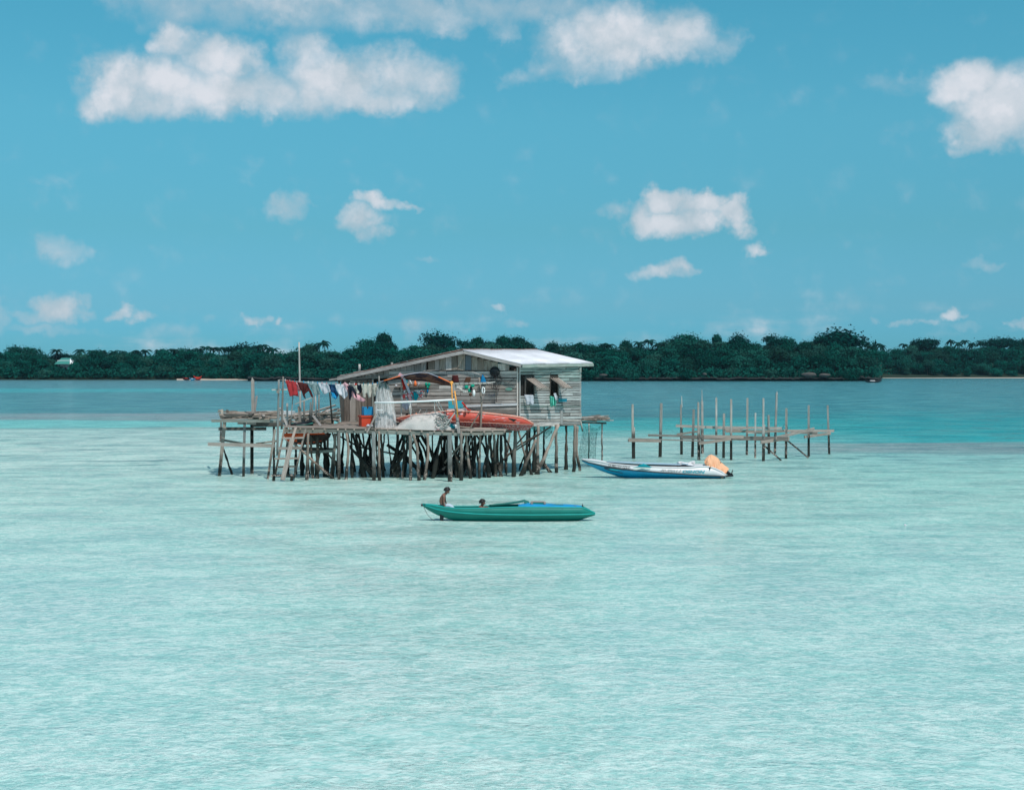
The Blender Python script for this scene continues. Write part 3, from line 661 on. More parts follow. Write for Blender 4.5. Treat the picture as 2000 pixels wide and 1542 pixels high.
# ------------------------------------------------------------------ the stilt house
class Plane:
    """vertical wall plane between two photo columns at their distances"""
    def __init__(s, pxa, Da, pxb, Db):
        s.A = Vector(((pxa-1000)*Da/F, Da, 0)); s.B = Vector(((pxb-1000)*Db/F, Db, 0)); s.d = (s.B-s.A); s.L = s.d.length; s.u = s.d/s.L
        n = Vector((s.u.y, -s.u.x, 0)); s.n = n if n.y < 0 else -n
    def t(s, px):
        k = (px-1000)/F; return (k*s.A.y-s.A.x)/(s.u.x-k*s.u.y)
    def at(s, px, py, off=0):
        p = s.A+s.u*s.t(px); D = p.y; q = Vector((p.x, D, CH-(py-HZ)*D/F)); return q+s.n*off
    def p(s, t, z, off=0):
        q = s.A+s.u*t+s.n*off; return Vector((q.x, q.y, z))
G = Plane(665, 55.5, 1012, 54.0)        # gable wall
S = Plane(1012, 54.0, 1135, 57.5)       # right hand wall with the windows
house = thing('stilt_house', 'weathered grey plank shack on stilts with a white corrugated roof', 'house', (-2, 56, 0))
wallG = MB().bar(G.p(G.t(727)+.0, 2.95, -.12), G.p(G.L-.05, 2.95, -.12), .04, 2.1-.1, side=(0, 0, 1)).build('wall', M['dark_interior'], house)
# (the backing board behind the planks: opaque so that no daylight shows between them)
def zroofG(px): # underside line of the left and right roof slopes on the gable
    py = 737+(684-737)*(px-660)/(904-660) if px < 904 else 684+(712-684)*(px-904)/(1018-904)
    return py+6
# --- horizontal planks of the gable wall
rows, y = [], 724.0
while y < 829:
    hgt = R.uniform(5.6, 8.6); rows.append((y, min(hgt, 830-y))); y += hgt
def plank_row(parent, pl, x0, x1, ya, h, mt, seg=(38, 120), off=.01, gapm=1.3, tilt=.012, joints=()):
    xs = [x0]; 
    while xs[-1] < x1-18: xs.append(xs[-1]+R.uniform(*seg))
    xs = [v for v in xs if v < x1-14]+[x1]
    for j in joints:
        xs = [v for v in xs if abs(v-j) > 12 or v in (x0, x1)]; 
        if x0+6 < j < x1-6: xs.append(j)
    xs = sorted(xs)
    for a, b in zip(xs, xs[1:]):
        d1, d2 = R.uniform(-.45, .45), R.uniform(-.45, .45); e = pl.L and .22
        pa = pl.at(a+e, ya+h/2+d1, off+R.uniform(0, .022)); pb = pl.at(b-e, ya+h/2+d2, off+R.uniform(0, .03))
        hh = (h-gapm)*pa.y/F
        MB().bar(pa, pb, .022, hh, side=(0, 0, 1), roll=R.uniform(.06, .24), rag=.012).build('plank', mt, parent)
for k, (ya, h) in enumerate(rows):
    plank_row(wallG, G, 760, 1011, ya, h, M['plank'], joints=(919,) if k > 6 else ())
# upper vertical boards under the gable roof
x = 836
while x < 992:
    wd = R.uniform(9, 16); xb = min(x+wd, 995); top = max(zroofG(x+1), zroofG(xb-1)); bot = 723.6-R.uniform(0, 1.5)
    if 903 < x < 915: xb = 921
    if bot-top > 2:
        a = G.at((x+xb)/2, top, .02+R.uniform(0, .012)); b = G.at((x+xb)/2, bot, .02)
        gp = 905 <= x < 921
        MB().bar(a, b, (xb-x-.3)*a.y/F, .02, side=G.n).build('panel' if gp else 'gable_board', M['grey_panel'] if gp else (M['gable_board'] if R.random() < .7 else M['plank']), wallG)
    x = xb
x = 672
while x < 832:
    xb = min(x+R.uniform(9, 15), 833); top = zroofG((x+xb)/2)+.5; bot = 742-(x-665)*15/163
    if bot-top > 1: MB().bar(G.at((x+xb)/2, top, .0), G.at((x+xb)/2, bot, .0), (xb-x-.3)*55/F, .02, side=G.n).build('gable_board', M['plank'], wallG)
    x = xb
MB().bar(G.at(666, 742.5, .05), G.at(830, 727, .05), .04, .055, side=(0, 0, 1)).build('batten', M['fascia'], wallG)
MB().bar(G.at(834, 723.5, .06), G.at(860, 722.5, .06), .03, .04, side=(0, 0, 1)).build('batten', M['fascia'], wallG)
MB().bar(G.at(830, 711, .06), G.at(830, 725, .06), .09, .03, side=G.n).build('batten', M['frame_post'], wallG)
MB().bar(G.at(911, 792.6, .07), G.at(1011, 789.2, .07), .03, .09, side=(0, 0, 1)).build('batten', M['boat_white'], wallG)
MB().bar(G.at(1011.3, 717, .05), G.at(1011.3, 812, .05), .05, .05, side=G.n).build('corner_post', M['plank'], wallG)
# vertical boards and the doorway at the left end
for i, (a, b, mt, top) in enumerate(((666, 672, 'deck_dark', 744), (672, 683, 'door', 743), (683, 695, 'plank', 743), (695, 706, 'door', 742), (706, 717, 'door', 741.5), (717, 727, 'door', 741))):
    MB().bar(G.at((a+b)/2, top, 0), G.at((a+b)/2, 823, 0), (b-a-.4)*55.3/F, .025, side=G.n).build('door_board', M[mt], wallG)
MB().bar(G.at(663, 744, .03), G.at(669, 823, .03), .07, .07, side=G.n).build('corner_post', M['deck_dark'], wallG)
for xx in (728.5, 759): MB().bar(G.at(xx, 738, .02), G.at(xx, 824, .02), .06, .05, side=G.n).build('door_frame', M['beam'], wallG)
MB().bar(G.at(728, 738.5, .02), G.at(760, 736, .02), .05, .05, side=(0, 0, 1)).build('door_frame', M['beam'], wallG)
# --- right hand wall
WIN = [(1024.5, 1041.5, 735, 772), (1072.5, 1088.5, 735, 777)]
wS = MB()
def backing(x0, x1, y0, y1): wS.bar(S.at(x0, (y0+y1)/2, -.06), S.at(x1, (y0+y1)/2, -.06), .03, (y1-y0)*56/F, side=(0, 0, 1))
backing(1013, 1024, 718, 828); backing(1042, 1072, 718, 827); backing(1089, 1134.5, 718, 826); backing(1024, 1042, 718, 735); backing(1024, 1042, 772, 828); backing(1072, 1089, 718, 735); backing(1072, 1089, 777, 827)
wallS = wS.build('wall', M['dark_interior'], house)
y, k = 716.5, 0
while y < 829.5:
    h = R.uniform(4.2, 6.6) if y < 745 or y > 800 else R.uniform(3.4, 5.6); h = min(h, 830-y)
    mt = M['plank_moss'] if y < 741 or R.random() < .12 else M['plank_side']
    if 800 < y and R.random() < .5: mt = M['plank']
    spans = [(1012.6, 1134)]
    for (a, b, c, d) in WIN:
        if y+h > c+.5 and y < d-.5:
            ns = []
            for s0, s1 in spans:
                if s0 < a and s1 > b: ns += [(s0, a), (b, s1)]
                else: ns.append((s0, s1))
            spans = ns
    for s0, s1 in spans: plank_row(wallS, S, s0, s1, y-(0 if y < 780 else (s0-1012)*.03), h, mt, seg=(18, 62), off=.01, joints=(1098,) if y > 790 else (), gapm=1.15)
    y += h; k += 1
for xx, y0, y1 in ((1013, 716, 829), (1094.5, 800, 829)): MB().bar(S.at(xx, y0, .055), S.at(xx, y1, .055), .035 if xx < 1050 else .16, .03, side=S.n).build('corner_post', M['plank_side'], wallS)
MB().bar(S.at(1131.5, 717, .05), S.at(1131.5, 727, .05), .13, .03, side=S.n).build('corner_post', M['plank_moss'], wallS)
MB().bar(S.at(1012, 829.5, .02), S.at(1090, 829, .02), .08, .13, side=(0, 0, 1)).build('floor_beam', M['plank'], wallS)
MB().bar(S.at(1091, 829.5, -.1), S.at(1135, 827.5, -.1), .12, .12, side=(0, 0, 1)).build('floor_beam', M['deck_dark'], wallS)
for (a, b, c, d) in WIN:
    wdw = MB(); 
    for e in (a, b): wdw.bar(S.at(e, c, .03), S.at(e, d, .03), .035, .05, side=S.n)
    wdw.bar(S.at(a, c, .03), S.at(b, c, .03), .05, .035, side=(0, 0, 1)); wdw.bar(S.at(a, d, .03), S.at(b, d, .03), .05, .035, side=(0, 0, 1))
    fr = wdw.build('window', M['deck_dark'], house)
    hg = (S.at(a-.5, c+3, .05), S.at(b+1.5, c+3, .05)); out = S.n*.42+Vector((0, 0, -.30))+S.u*.12
    for q in range(4):
        u0, u1 = q/4, (q+1)/4-.02
        MB().bar(hg[0].lerp(hg[1], (u0+u1)/2), hg[0].lerp(hg[1], (u0+u1)/2)+out*1.25, (u1-u0)*(hg[1]-hg[0]).length, .02, side=(0, 0, 1)).build('shutter_board', M['deck'], fr)
    MB().bar(S.at(a-1.0, c+3, .05)+out*1.22-Vector((0, 0, .02)), S.at(b+2.5, c+3, .05)+out*1.22-Vector((0, 0, .02)), .03, .03).build('shutter_rail', M['deck'], fr)
    MB().bar(S.at(b-1, d-4, .03), S.at(b, c+3, .05)+out*1.1, .015, .015).build('shutter_prop', M['deck_dark'], fr)
# --- other walls, floor (real but seen only from the side)
Dv = Vector((2.557, 3.5, 0))
m = MB(); A0 = G.p(0.05, 0); A1 = A0+Dv; B1 = G.p(G.L, 0)+Dv
for p, q, z1 in ((A0, A1, 3.55), (A1, B1, 4.15)): m.bar(Vector((p.x, p.y, (2.0+z1)/2)), Vector((q.x, q.y, (2.0+z1)/2)), .05, z1-2.0, side=(0, 0, 1))
m.build('back_wall', M['plank'], house)
m = MB(); m.poly([G.p(.02, 1.96), G.p(G.L-.02, 1.93), B1+Vector((0, 0, 1.9)), A1+Vector((0, 0, 1.9))]); m.build('floor', M['deck_dark'], house, solid=.06)
# --- roof
nrE, frE = W(1018, 711.5, 53.6), W(1157, 709.5, 58.2)          # right eave
nrR = W(904, 684.3, 54.1); frR = nrR+(frE-nrE)                 # ridge
nlE = W(659, 737, 55.3); flE = nlE+(frE-nrE)                   # left eave
roof = MB().bar(nrR-Vector((0, 0, .09))+(frR-nrR)*.02, frR-Vector((0, 0, .09))-(frR-nrR)*.02, .08, .1, side=(0, 0, 1)).build('roof', M['deck_dark'], house)
def corrugated(a0, a1, b0, b1, mt, name, waves, amp=.026):
    """a: ridge edge, b: eave edge"""
    def fn(u, v):
        p = a0.lerp(a1, u).lerp(b0.lerp(b1, u), v); n = (a1-a0).cross(b0-a0).normalized(); n = n if n.z > 0 else -n
        return p+n*(amp*math.sin(u*waves*2*math.pi)+.012)
    return MB().grid(fn, waves*6, 3).build(name, mt, roof, solid=.004)
for i in range(6):
    u0, u1 = max(0, i/6-.012), min(1, (i+1)/6); lift = Vector((0, 0, .012*(i % 2)))
    corrugated(nrR.lerp(frR, u0)+lift, nrR.lerp(frR, u1)+lift, nrE.lerp(frE, u0)+lift+(nrE-nrR)*R.uniform(0, .012), nrE.lerp(frE, u1)+lift+(nrE-nrR)*R.uniform(0, .012), M['roof_white'], 'roof_sheet', 12)
for i in range(6):
    for j in range(2):
        u0, u1 = max(0, i/6-.012), min(1, (i+1)/6); v0, v1 = j*.5, j*.5+.52; lift = Vector((0, 0, .03-.018*j+.01*(i % 2)))
        f = lambda u, v: nrR.lerp(frR, u).lerp(nlE.lerp(flE, u), v)+lift
        corrugated(f(u0, v0), f(u1, v0), f(u0, min(1, v1)), f(u1, min(1, v1)), M['roof_rust'], 'roof_sheet', 12)
rc = MB(); 
rc.bar(nrR.lerp(frR, .12)+Vector((-.06, 0, .03)), nrR.lerp(frR, .5)+Vector((-.06, 0, .03)), .16, .02); rc.build('ridge_cap', M['roof_rust'], roof)
dn = Vector((0, 0, -.05)); fo = Vector((0, -.03, 0))
MB().bar(nlE+dn+fo, nrR+dn*1.3+fo+Vector((.02, 0, 0)), .03, .125, side=(0, 0, 1)).build('fascia', M['fascia'], roof)
MB().bar(nrR+dn*1.3+fo+Vector((.03, 0, 0)), nrE+dn+fo, .03, .11, side=(0, 0, 1)).build('fascia', M['fascia'], roof)
MB().bar(nrE+dn*1.2+Vector((.04, .02, 0)), frE+dn*1.2+Vector((.04, 0, 0)), .03, .115, side=(0, 0, 1)).build('fascia', M['fascia_moss'], roof)
MB().bar(flE+dn, frR+dn, .03, .12, side=(0, 0, 1)).build('fascia', M['fascia'], roof); MB().bar(frR+dn, frE+dn, .03, .11, side=(0, 0, 1)).build('fascia', M['fascia'], roof)
MB().bar(nlE+dn, flE+dn, .03, .1, side=(0, 0, 1)).build('fascia', M['fascia'], roof)
MB().bar(W(643, 741.5, 55.6), W(664, 739, 55.6), .06, .05).build('rafter', M['fascia'], roof)
for (x0, y0, x1, y1, wd) in ((664, 733, 690, 729.5, .05), (668, 734.5, 712, 726, .07), (690, 727, 722, 722.5, .05), (676, 731, 700, 727.5, .04), (737, 719.5, 748, 715.5, .05), (752, 715.5, 763, 714, .06), (796, 709, 803, 707.5, .05)):
    o = MB().bar(W(x0, y0, 56), W(x1, y1, 56.4), wd, .03).build('loose_board', M['gable_board' if wd > .05 else 'fascia'], None)
    tag(o, {664: 'short pale board lying at the low left end of the roof', 668: 'longer tan board lying on the low left roof end', 690: 'thin board below the left stub post on the roof', 676: 'smallest board of the pile on the low left roof end', 737: 'pale board tilted up on the roof between its two stub posts', 752: 'broad board just left of the right stub post on the roof', 796: 'small loose scrap on the left roof slope right of both stub posts'}[x0], 'board')
for (x, y0, y1, lab) in ((702.3, 711, 726, 'left and taller stub post poking above the low roof end'), (765.5, 707.5, 718, 'right and shorter stub post poking above the left roof slope')):
    tag(MB().tube([W(x, y1, 57), W(x, y0, 57)], .045, 8, .05).build('stub_post', M['frame_post']), lab, 'post')

# --- stilts
def pile(parent, pts, r, mt='stilt', square=False, name='stilt', D=None):
    """pts in photo pixels; the last one is at the water and gives the distance"""
    Db = D or Dw(pts[-1][1]); q = [W(x, y, Db) for x, y in pts]
    e = q[-1]+(q[-1]-q[-2]).normalized()*.35 if pts[-1][1] > 880 else None
    if e is not None: q.append(e)
    rr = r*Db/F
    if square:
        o = MB().bar(q[0], q[-1], rr*2, rr*2, side=(.2, -1, 0), taper=1.0).build(name, M[mt], parent)
    else:
        n = len(q); lump = {'stilt': 1.35, 'stilt_tan': 1.3, 'stilt_dark': 1.7}.get(mt, 1)
        q2 = [q[0]]; 
        for a, b in zip(q, q[1:]):
            L = (b-a).length; k = max(1, int(L/.16)); q2 += [a.lerp(b, j/k)+Vector((R.uniform(-.012, .012), R.uniform(-.012, .012), 0)) for j in range(1, k+1)]
        rad = [rr*(1+(lump-1)*max(0, min(1, (.95-p.z)/.6)))*(R.uniform(.9, 1.12) if mt != 'stilt_dark' or p.z > 1.0 else R.uniform(.65, 1.4)) for p in q2]
        o = MB().tube(q2, rad, 8, .16 if mt == 'stilt_dark' else .12).build(name, M[mt], parent)
    return o
for pts, r, mt, sq in (
    ([(1128, 832), (1126, 880), (1133, 919)], 2.2, 'stilt_tan', 0), ([(1123, 829), (1121, 921)], 2.8, 'stilt', 0), ([(1106, 830), (1106, 917)], 2.2, 'stilt_dark', 0),
    ([(1086, 829), (1087, 923)], 2.6, 'stilt', 0), ([(1063, 830), (1062, 914)], 1.9, 'stilt_dark', 0), ([(1060, 902), (1075, 922)], 2.4, 'stilt', 0), ([(1051, 830), (1050, 926)], 3.1, 'stilt', 0),
    ([(1044, 831), (1043, 922)], 2.2, 'stilt_dark', 0), ([(1035, 833), (1034, 918)], 1.6, 'stilt_dark', 0), ([(1029, 834), (1030, 916)], 1.8, 'stilt_dark', 0), ([(1012, 838), (1027, 895), (1039, 927)], 2.2, 'stilt', 0),
    ([(1091, 829), (1063, 893), (1048, 926)], 2.9, 'stilt_tan', 0), ([(1047, 858), (1030, 898), (1017, 929)], 2.8, 'stilt_tan', 0), ([(1007, 838), (1003, 931)], 3.3, 'stilt', 0)):
    pile(house, pts, r, mt, sq)
pile(house, [(1077, 832), (1040, 857), (1008, 879)], 1.5, 'stilt_dark', D=53.8, name='brace'); pile(house, [(1050, 848), (1010, 872), (975, 905)], 1.6, 'stilt_dark', D=54.2, name='brace'); pile(house, [(1035, 838), (1008, 868)], 1.6, 'stilt_dark', D=53.4, name='brace')
# inner forest of stilts in the shade under the house
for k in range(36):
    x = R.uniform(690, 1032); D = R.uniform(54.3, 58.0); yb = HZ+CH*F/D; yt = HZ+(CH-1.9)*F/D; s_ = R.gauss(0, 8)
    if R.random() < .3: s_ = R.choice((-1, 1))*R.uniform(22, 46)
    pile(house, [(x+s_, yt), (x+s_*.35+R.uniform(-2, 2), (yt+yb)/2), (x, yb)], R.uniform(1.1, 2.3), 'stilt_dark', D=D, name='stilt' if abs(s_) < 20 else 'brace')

# ------------------------------------------------------------------ front deck
deck = thing('wooden_deck', 'front deck of long bleached boards on crooked stilts before the shack', 'deck', (-3.5, 52.5, 0))
def dz(px): return lerp_list([(550, 1.90), (700, 1.86), (900, 1.765), (1010, 1.80)], px)
def deck_at(px, D):
    k = (D-51.9)/3.3; return Vector(((px-1000)*D/F, D, dz(px)*(1-k)+1.985*k))
D0 = 51.95
for i in range(15):
    D = D0+.1+i*.222; x0 = 556 if i < 9 else 640+i*2; ends = [x0+R.uniform(-4, 2)]; lim = 985+(6 if i < 9 else 18)
    while ends[-1] < lim-60: ends.append(ends[-1]+R.uniform(90, 190))
    ends = [e for e in ends if e < lim-25]+[lim-R.uniform(0, 12)]
    for a, b in zip(ends, ends[1:]):
        MB().bar(deck_at(a+.3, D+R.uniform(-.01, .01)), deck_at(b-.3, D+R.uniform(-.01, .01)), .2, .03, side=(0, 0, 1), rag=.02, roll=R.uniform(-.03, .03)).build('plank', M['deck'], deck)
for (x0, x1, o_, h_) in ((555, 640, .03, .13), (638, 742, .05, .12), (738, 842, .03, .14), (838, 900, .055, .12), (897, 985, .03, .10)):
    a, b = deck_at(x0, D0-o_), deck_at(x1, D0-o_); a.z -= .10+R.uniform(0, .02); b.z -= .10+R.uniform(0, .02)
    MB().bar(a, b, .04, h_, side=(0, 0, 1)).build('edge_beam', M['beam'], deck)
for D in (52.8, 53.8, 54.7):
    a, b = deck_at(570, D), deck_at(1000, D); a.z -= .12; b.z -= .12; MB().bar(a, b, .08, .12, side=(0, 0, 1)).build('beam', M['deck_dark'], deck)
x = 566
while x < 1000:
    a = deck_at(x, D0-.12); b = deck_at(x, 55.0); a.z -= .045; b.z -= .045
    MB().tube([a, b], R.uniform(.026, .04), 7, .08).build('joist', M['stilt_tan'], deck); x += R.uniform(15, 26)
for pts, r, mt, sq in (
    ([(901, 846), (901, 938)], 2.6, 'stilt', 0), ([(910, 848), (913, 880), (919, 934)], 2.4, 'stilt_tan', 0), ([(979, 842), (978, 930)], 3.0, 'stilt_dark', 0), ([(996, 842), (992, 868), (988, 900)], 2.0, 'stilt', 0),
    ([(878, 849), (879, 940)], 4.0, 'stilt_grey', 1), ([(835, 846), (836.5, 872), (836, 890), (829, 937)], 2.6, 'stilt_tan', 0), ([(807, 848), (815, 874), (818, 938)], 2.6, 'stilt', 0), ([(801, 850), (802, 938)], 2.7, 'stilt_grey', 1),
    ([(778, 850), (778, 902)], 1.5, 'stilt', 0), ([(740, 842), (741, 938)], 2.2, 'stilt_tan', 0), ([(729.5, 843), (730.5, 938)], 3.3, 'stilt_grey', 1), ([(677, 845), (681, 874), (676, 936)], 2.4, 'stilt_tan', 0),
    ([(662, 845), (662, 936)], 2.7, 'stilt_grey', 1), ([(655, 846), (648, 934)], 3.1, 'stilt', 0), ([(602, 846), (599, 937)], 2.5, 'stilt', 0), ([(591, 850), (590, 928)], 2.2, 'stilt_dark', 0), ([(607, 850), (611, 934)], 2.0, 'stilt_dark', 0),
    ([(620, 851), (620, 934)], 2.8, 'stilt_dark', 0), ([(634, 851), (636, 930)], 2.8, 'stilt_dark', 0), ([(563, 850), (562, 930)], 2.0, 'stilt', 0), ([(578, 850), (578, 926)], 2.0, 'stilt_dark', 0),
    ([(948, 846), (955, 932)], 2.4, 'stilt_dark', 0), ([(960, 846), (944, 931)], 2.0, 'stilt_dark', 0), ([(928, 846), (924, 930)], 2.6, 'stilt_dark', 0), ([(965, 845), (968, 930)], 2.4, 'stilt', 0), ([(889, 848), (893, 933)], 2.2, 'stilt_dark', 0), ([(860, 850), (846, 934)], 2.4, 'stilt_dark', 0)):
    pile(deck, pts, r, mt, sq)
for pts, r, mt, D in (([(572, 864), (595, 885), (642, 927)], 1.9, 'stilt_tan', 52.2), ([(608, 851), (646, 893)], 1.9, 'stilt_dark', 53), ([(682, 870), (712, 905), (730, 932)], 2.6, 'stilt_dark', 53), ([(660, 850), (700, 872), (760, 884)], 1.5, 'stilt_dark', 54),
                      ([(820, 850), (795, 878), (776, 905)], 2.0, 'stilt_dark', 53), ([(756, 868), (790, 890), (812, 912)], 3.0, 'stilt_dark', 53.6), ([(905, 862), (880, 890)], 1.9, 'stilt', 52.6), ([(930, 870), (890, 900), (850, 925)], 2.4, 'stilt_dark', 53.5), ([(695, 848), (702, 885), (712, 930)], 2.6, 'stilt_dark', 53)):
    pile(deck, pts, r, mt, D=D, name='brace')
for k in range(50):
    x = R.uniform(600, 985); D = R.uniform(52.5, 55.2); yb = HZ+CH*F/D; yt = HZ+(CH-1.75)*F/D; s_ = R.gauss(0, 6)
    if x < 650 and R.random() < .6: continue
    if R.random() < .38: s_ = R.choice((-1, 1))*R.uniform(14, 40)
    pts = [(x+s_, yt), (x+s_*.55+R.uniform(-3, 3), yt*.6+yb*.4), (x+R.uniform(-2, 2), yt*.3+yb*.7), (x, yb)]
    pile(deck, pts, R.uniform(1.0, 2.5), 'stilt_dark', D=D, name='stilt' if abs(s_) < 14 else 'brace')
MB().bar(W(588, 876, 53.5), W(650, 878, 53.5), .1, .14, side=(0, 0, 1)).build('beam', M['deck_dark'], deck); MB().bar(W(590, 884, 52.6), W(652, 880, 52.6), .06, .1, side=(0, 0, 1)).build('beam', M['beam'], deck)
# ---- ladder
lad = thing('ladder', 'rough wooden ladder leaning from the water up to the deck', 'ladder', W(556, 938, 51.4))
for a, b, wd in (((556, 834), (537, 929), 3.6), ((597, 837), (574, 934), 3.2)): MB().bar(W(*b, 51.3), W(*a, 51.75), wd*51.5/F, .05, side=(0, -1, 0)).build('rail', M['stilt'], lad)
for y, x0, x1 in ((855, 552, 593), (875, 543, 589), (895, 536, 583), (911, 541, 577), (928, 530, 572)):
    MB().bar(W(x0, y+.6, 51.25+.5*(934-y)/100-.04), W(x1, y-.6, 51.25+.5*(934-y)/100-.04), .05, .06 if y != 875 else .1, side=(0, 0, 1)).build('rung', M['stilt' if y > 900 else 'frame_beam'], lad)
MB().bar(W(552, 937, 51.1), W(571, 856, 51.35), .16, .03, side=(0, -1, .1)).build('slanted_board', M['frame_beam'], lad)
MB().bar(W(571, 857, 51.4), W(578, 834, 51.7), .09, .03, side=(0, -1, .1)).build('slanted_board', M['frame_beam'], lad)
for x in (535, 570): MB().tube([W(x, 926, 51.3), W(x-.5, 940, 51.3)], .055, 7, .1).build('foot', M['stilt'], lad)
tag(pile(None, [(552, 850), (560, 860), (572, 872)], 1.4, 'stilt_tan', D=51.7, name='stick'), 'thin crooked stick caught behind the top of the ladder', 'stick')

# ------------------------------------------------------------------ left platform
lp = thing('platform', 'small rickety side platform of piled boards left of the ladder', 'platform', (-10, 53.7, 0))
for a, b, wd, hh, mt, D in (((413, 821.5), (543, 822.5), .05, .10, 'beam', 53.2), ((427, 837), (520, 837), .08, .12, 'deck_dark', 54.6), ((493, 829), (545, 829), .1, .16, 'deck_dark', 54.0), ((464, 826), (500, 827), .05, .08, 'frame_beam', 53.8),
                         ((406, 867), (537, 870), .05, .13, 'frame_beam', 53.05), ((436, 859), (474, 866), .05, .08, 'beam', 54.2), ((500, 866), (540, 861), .05, .06, 'gable_board', 54.2), ((430, 815), (540, 816), .06, .09, 'deck_dark', 54.6)):
    MB().bar(W(*a, D), W(*b, D), wd, hh, side=(0, 0, 1)).build('beam', M[mt], lp)
for pts, r, mt in (([(439, 822), (428.5, 929)], 3.3, 'stilt'), ([(432, 824), (431, 862)], 2.2, 'stilt_grey'), ([(478, 821), (475.5, 930)], 2.6, 'stilt_grey'), ([(492, 824), (492, 925)], 3.2, 'stilt_dark'), ([(535, 830), (535, 926)], 2.2, 'stilt_dark'), ([(537, 838), (523, 935)], 2.3, 'stilt')):
    pile(lp, pts, r, mt, square=True)
pile(lp, [(436, 876), (453, 926)], 1.3, 'stilt_dark', name='brace')
for k in range(90):
    x0 = R.uniform(426, 520); D = R.uniform(53.3, 56.5); L = R.uniform(.5, 1.5); a = R.choice((0, 0, 1.45, 1.6))+R.gauss(0, .22); z = 2.12+R.uniform(0, .22)+(D-53.3)*.012
    p = Vector(((x0-1000)*D/F, D, z)); q = p+Vector((math.cos(a)*L, math.sin(a)*L, R.uniform(-.05, .05)))
    q.x = min(q.x, (543-1000)*54/F)
    MB().bar(p, q, R.uniform(.08, .17), R.uniform(.03, .06), side=(0, 0, 1), roll=R.uniform(-.25, .25), rag=.03).build('plank', M[R.choice(('deck', 'deck', 'frame_beam', 'deck_dark', 'gable_board', 'frame_beam'))], lp)
for x, y in ((434, 799), (444, 800), (479, 803)): MB().bar(W(x, 815, 55), W(x, y, 55), .08, .05, side=(0, -1, 0)).build('stub', M['gable_board' if x != 444 else 'door'], lp)
# tumble of old boards between the platform and the shack
mid = thing('board_pile', 'tumbled pile of old grey boards between side platform and shack', 'boards', W(610, 822, 55.5))
for k in range(70):
    x0 = R.uniform(545, 655); D = R.uniform(54.2, 57.5); L = R.uniform(.3, 1.2); a = R.gauss(0, .5); z = 1.9+max(0, (x0-545))*.0012+R.uniform(0, .35)
    p = Vector(((x0-1000)*D/F, D, z)); q = p+Vector((math.cos(a)*L, math.sin(a)*L, R.gauss(0, .1))); q.x = min(q.x, (664-1000)*D/F)
    MB().bar(p, q, R.uniform(.06, .16), .03, side=(0, 0, 1), roll=R.gauss(0, .25), rag=.03).build('plank', M[R.choice(('deck', 'deck_dark', 'frame_beam', 'beam', 'plank'))], mid)
m = MB(); m.bar(W(545, 827, 54.6), W(652, 824, 55.4), .1, .2, side=(0, 0, 1)); m.build('beam', M['gable_board'], mid)
for x in (560, 600, 640): pile(mid, [(x, 828), (x+1, 925)], 2.0, 'stilt_dark', name='stilt')
tag(MB().bar(W(518, 806.8, 57.2), W(574, 807.2, 57.2), .7, .19, side=(0, 0, 1)).build('foam_board', M['boat_white']), 'long white foam board lying behind the side platform', 'board')
tag(MB().bar(W(628, 806, 56.8), W(662, 797, 56.8), .12, .05, side=(0, 0, 1)).build('loose_board', M['frame_beam']), 'long grey board slanting up to the shack corner on the board pile', 'board')
tag(MB().tube([W(575, 828, 53.6), W(608, 823.5, 53.2), W(570, 829.5, 52.8), W(612, 829, 52.9)], [.05, .07, .06, .05], 6, .2).build('dark_sheet', M['boat_black']), 'flattened roll of dark sheeting on the deck above the ladder', 'sheet')
m = MB().grid(lambda u, v: W(569+u*42, 824.5+2.2*math.sin(u*3.1+.4)+v*3.2, 53.4-v*.6), 10, 4); tag(m.build('dark_sheet', M['boat_green_in'], None, solid=.02), 'thin greenish dark sheet spread over the deck near the poles', 'sheet')

# ------------------------------------------------------------------ poles over the deck (laundry yard)
def post(label, a, b, r, mt='frame_post', D=53.2, cat='pole', name='pole', curve=0, sq=False, group=None):
    p, q = W(*b, D), W(*a, D)
    m = MB()
    if sq: m.bar(p, q, 2*r*D/F, 1.4*r*D/F, side=(0, -1, 0))
    else: m.tube([p, p.lerp(q, .4)+Vector((curve, 0, 0)), q], [r*D/F*1.1, r*D/F, r*D/F*.8], 7, .08, step=.3)
    return tag(m.build(name, M[mt]), label, cat, group)
post('tall thin flagpole like pole rising highest above the laundry', (584, 668), (587, 823), 1.9, D=53.6)
post('left twin pole carrying the crossbar at the end of the clothesline', (544.5, 741), (541.5, 889), 2.2, 'stilt_grey', D=52.6)
post('right twin pole at the end of the clothesline, beside the red shorts', (553, 735), (550, 838), 1.9, 'stilt_grey', D=52.7)
tag(MB().bar(W(531, 761, 52.8), W(561, 760.5, 52.8), .05, .055, side=(0, 0, 1)).build('crossbar', M['frame_post']), 'short crossbar on the twin poles left of the clothesline', 'bar')
tag(MB().tube([W(543, 765, 52.2), W(543, 765, 52.9)], .06, 9).build('log_end', M['frame_beam']), 'round log end tied under the crossbar of the twin poles', 'log')
post('thin pole below the red shorts on the clothesline', (572, 773), (568, 828), 1.2, D=53)
post('pale pointed stake standing behind the top of the ladder', (561, 787), (561, 827), 1.7, 'fascia', D=53.4, sq=True)
post('short stout stake beside the foot of the tall pole', (583.5, 793), (586, 826), 2.1, 'frame_beam', D=53.2, sq=True)
post('dark stake right of the tall pole', (594, 783), (594, 824), 2.0, 'stilt_grey', D=54.2)
post('shortest dark stake in the middle of the laundry yard', (606.5, 785), (605, 822), 1.8, 'stilt_grey', D=54.4)
post('leaning stake under the sage shirt', (612, 774), (607, 822), 2.0, 'stilt_grey', D=54.0)
post('slim stake just right of the leaning stake under the sage shirt', (616, 772), (618, 818), 1.6, D=54.2)
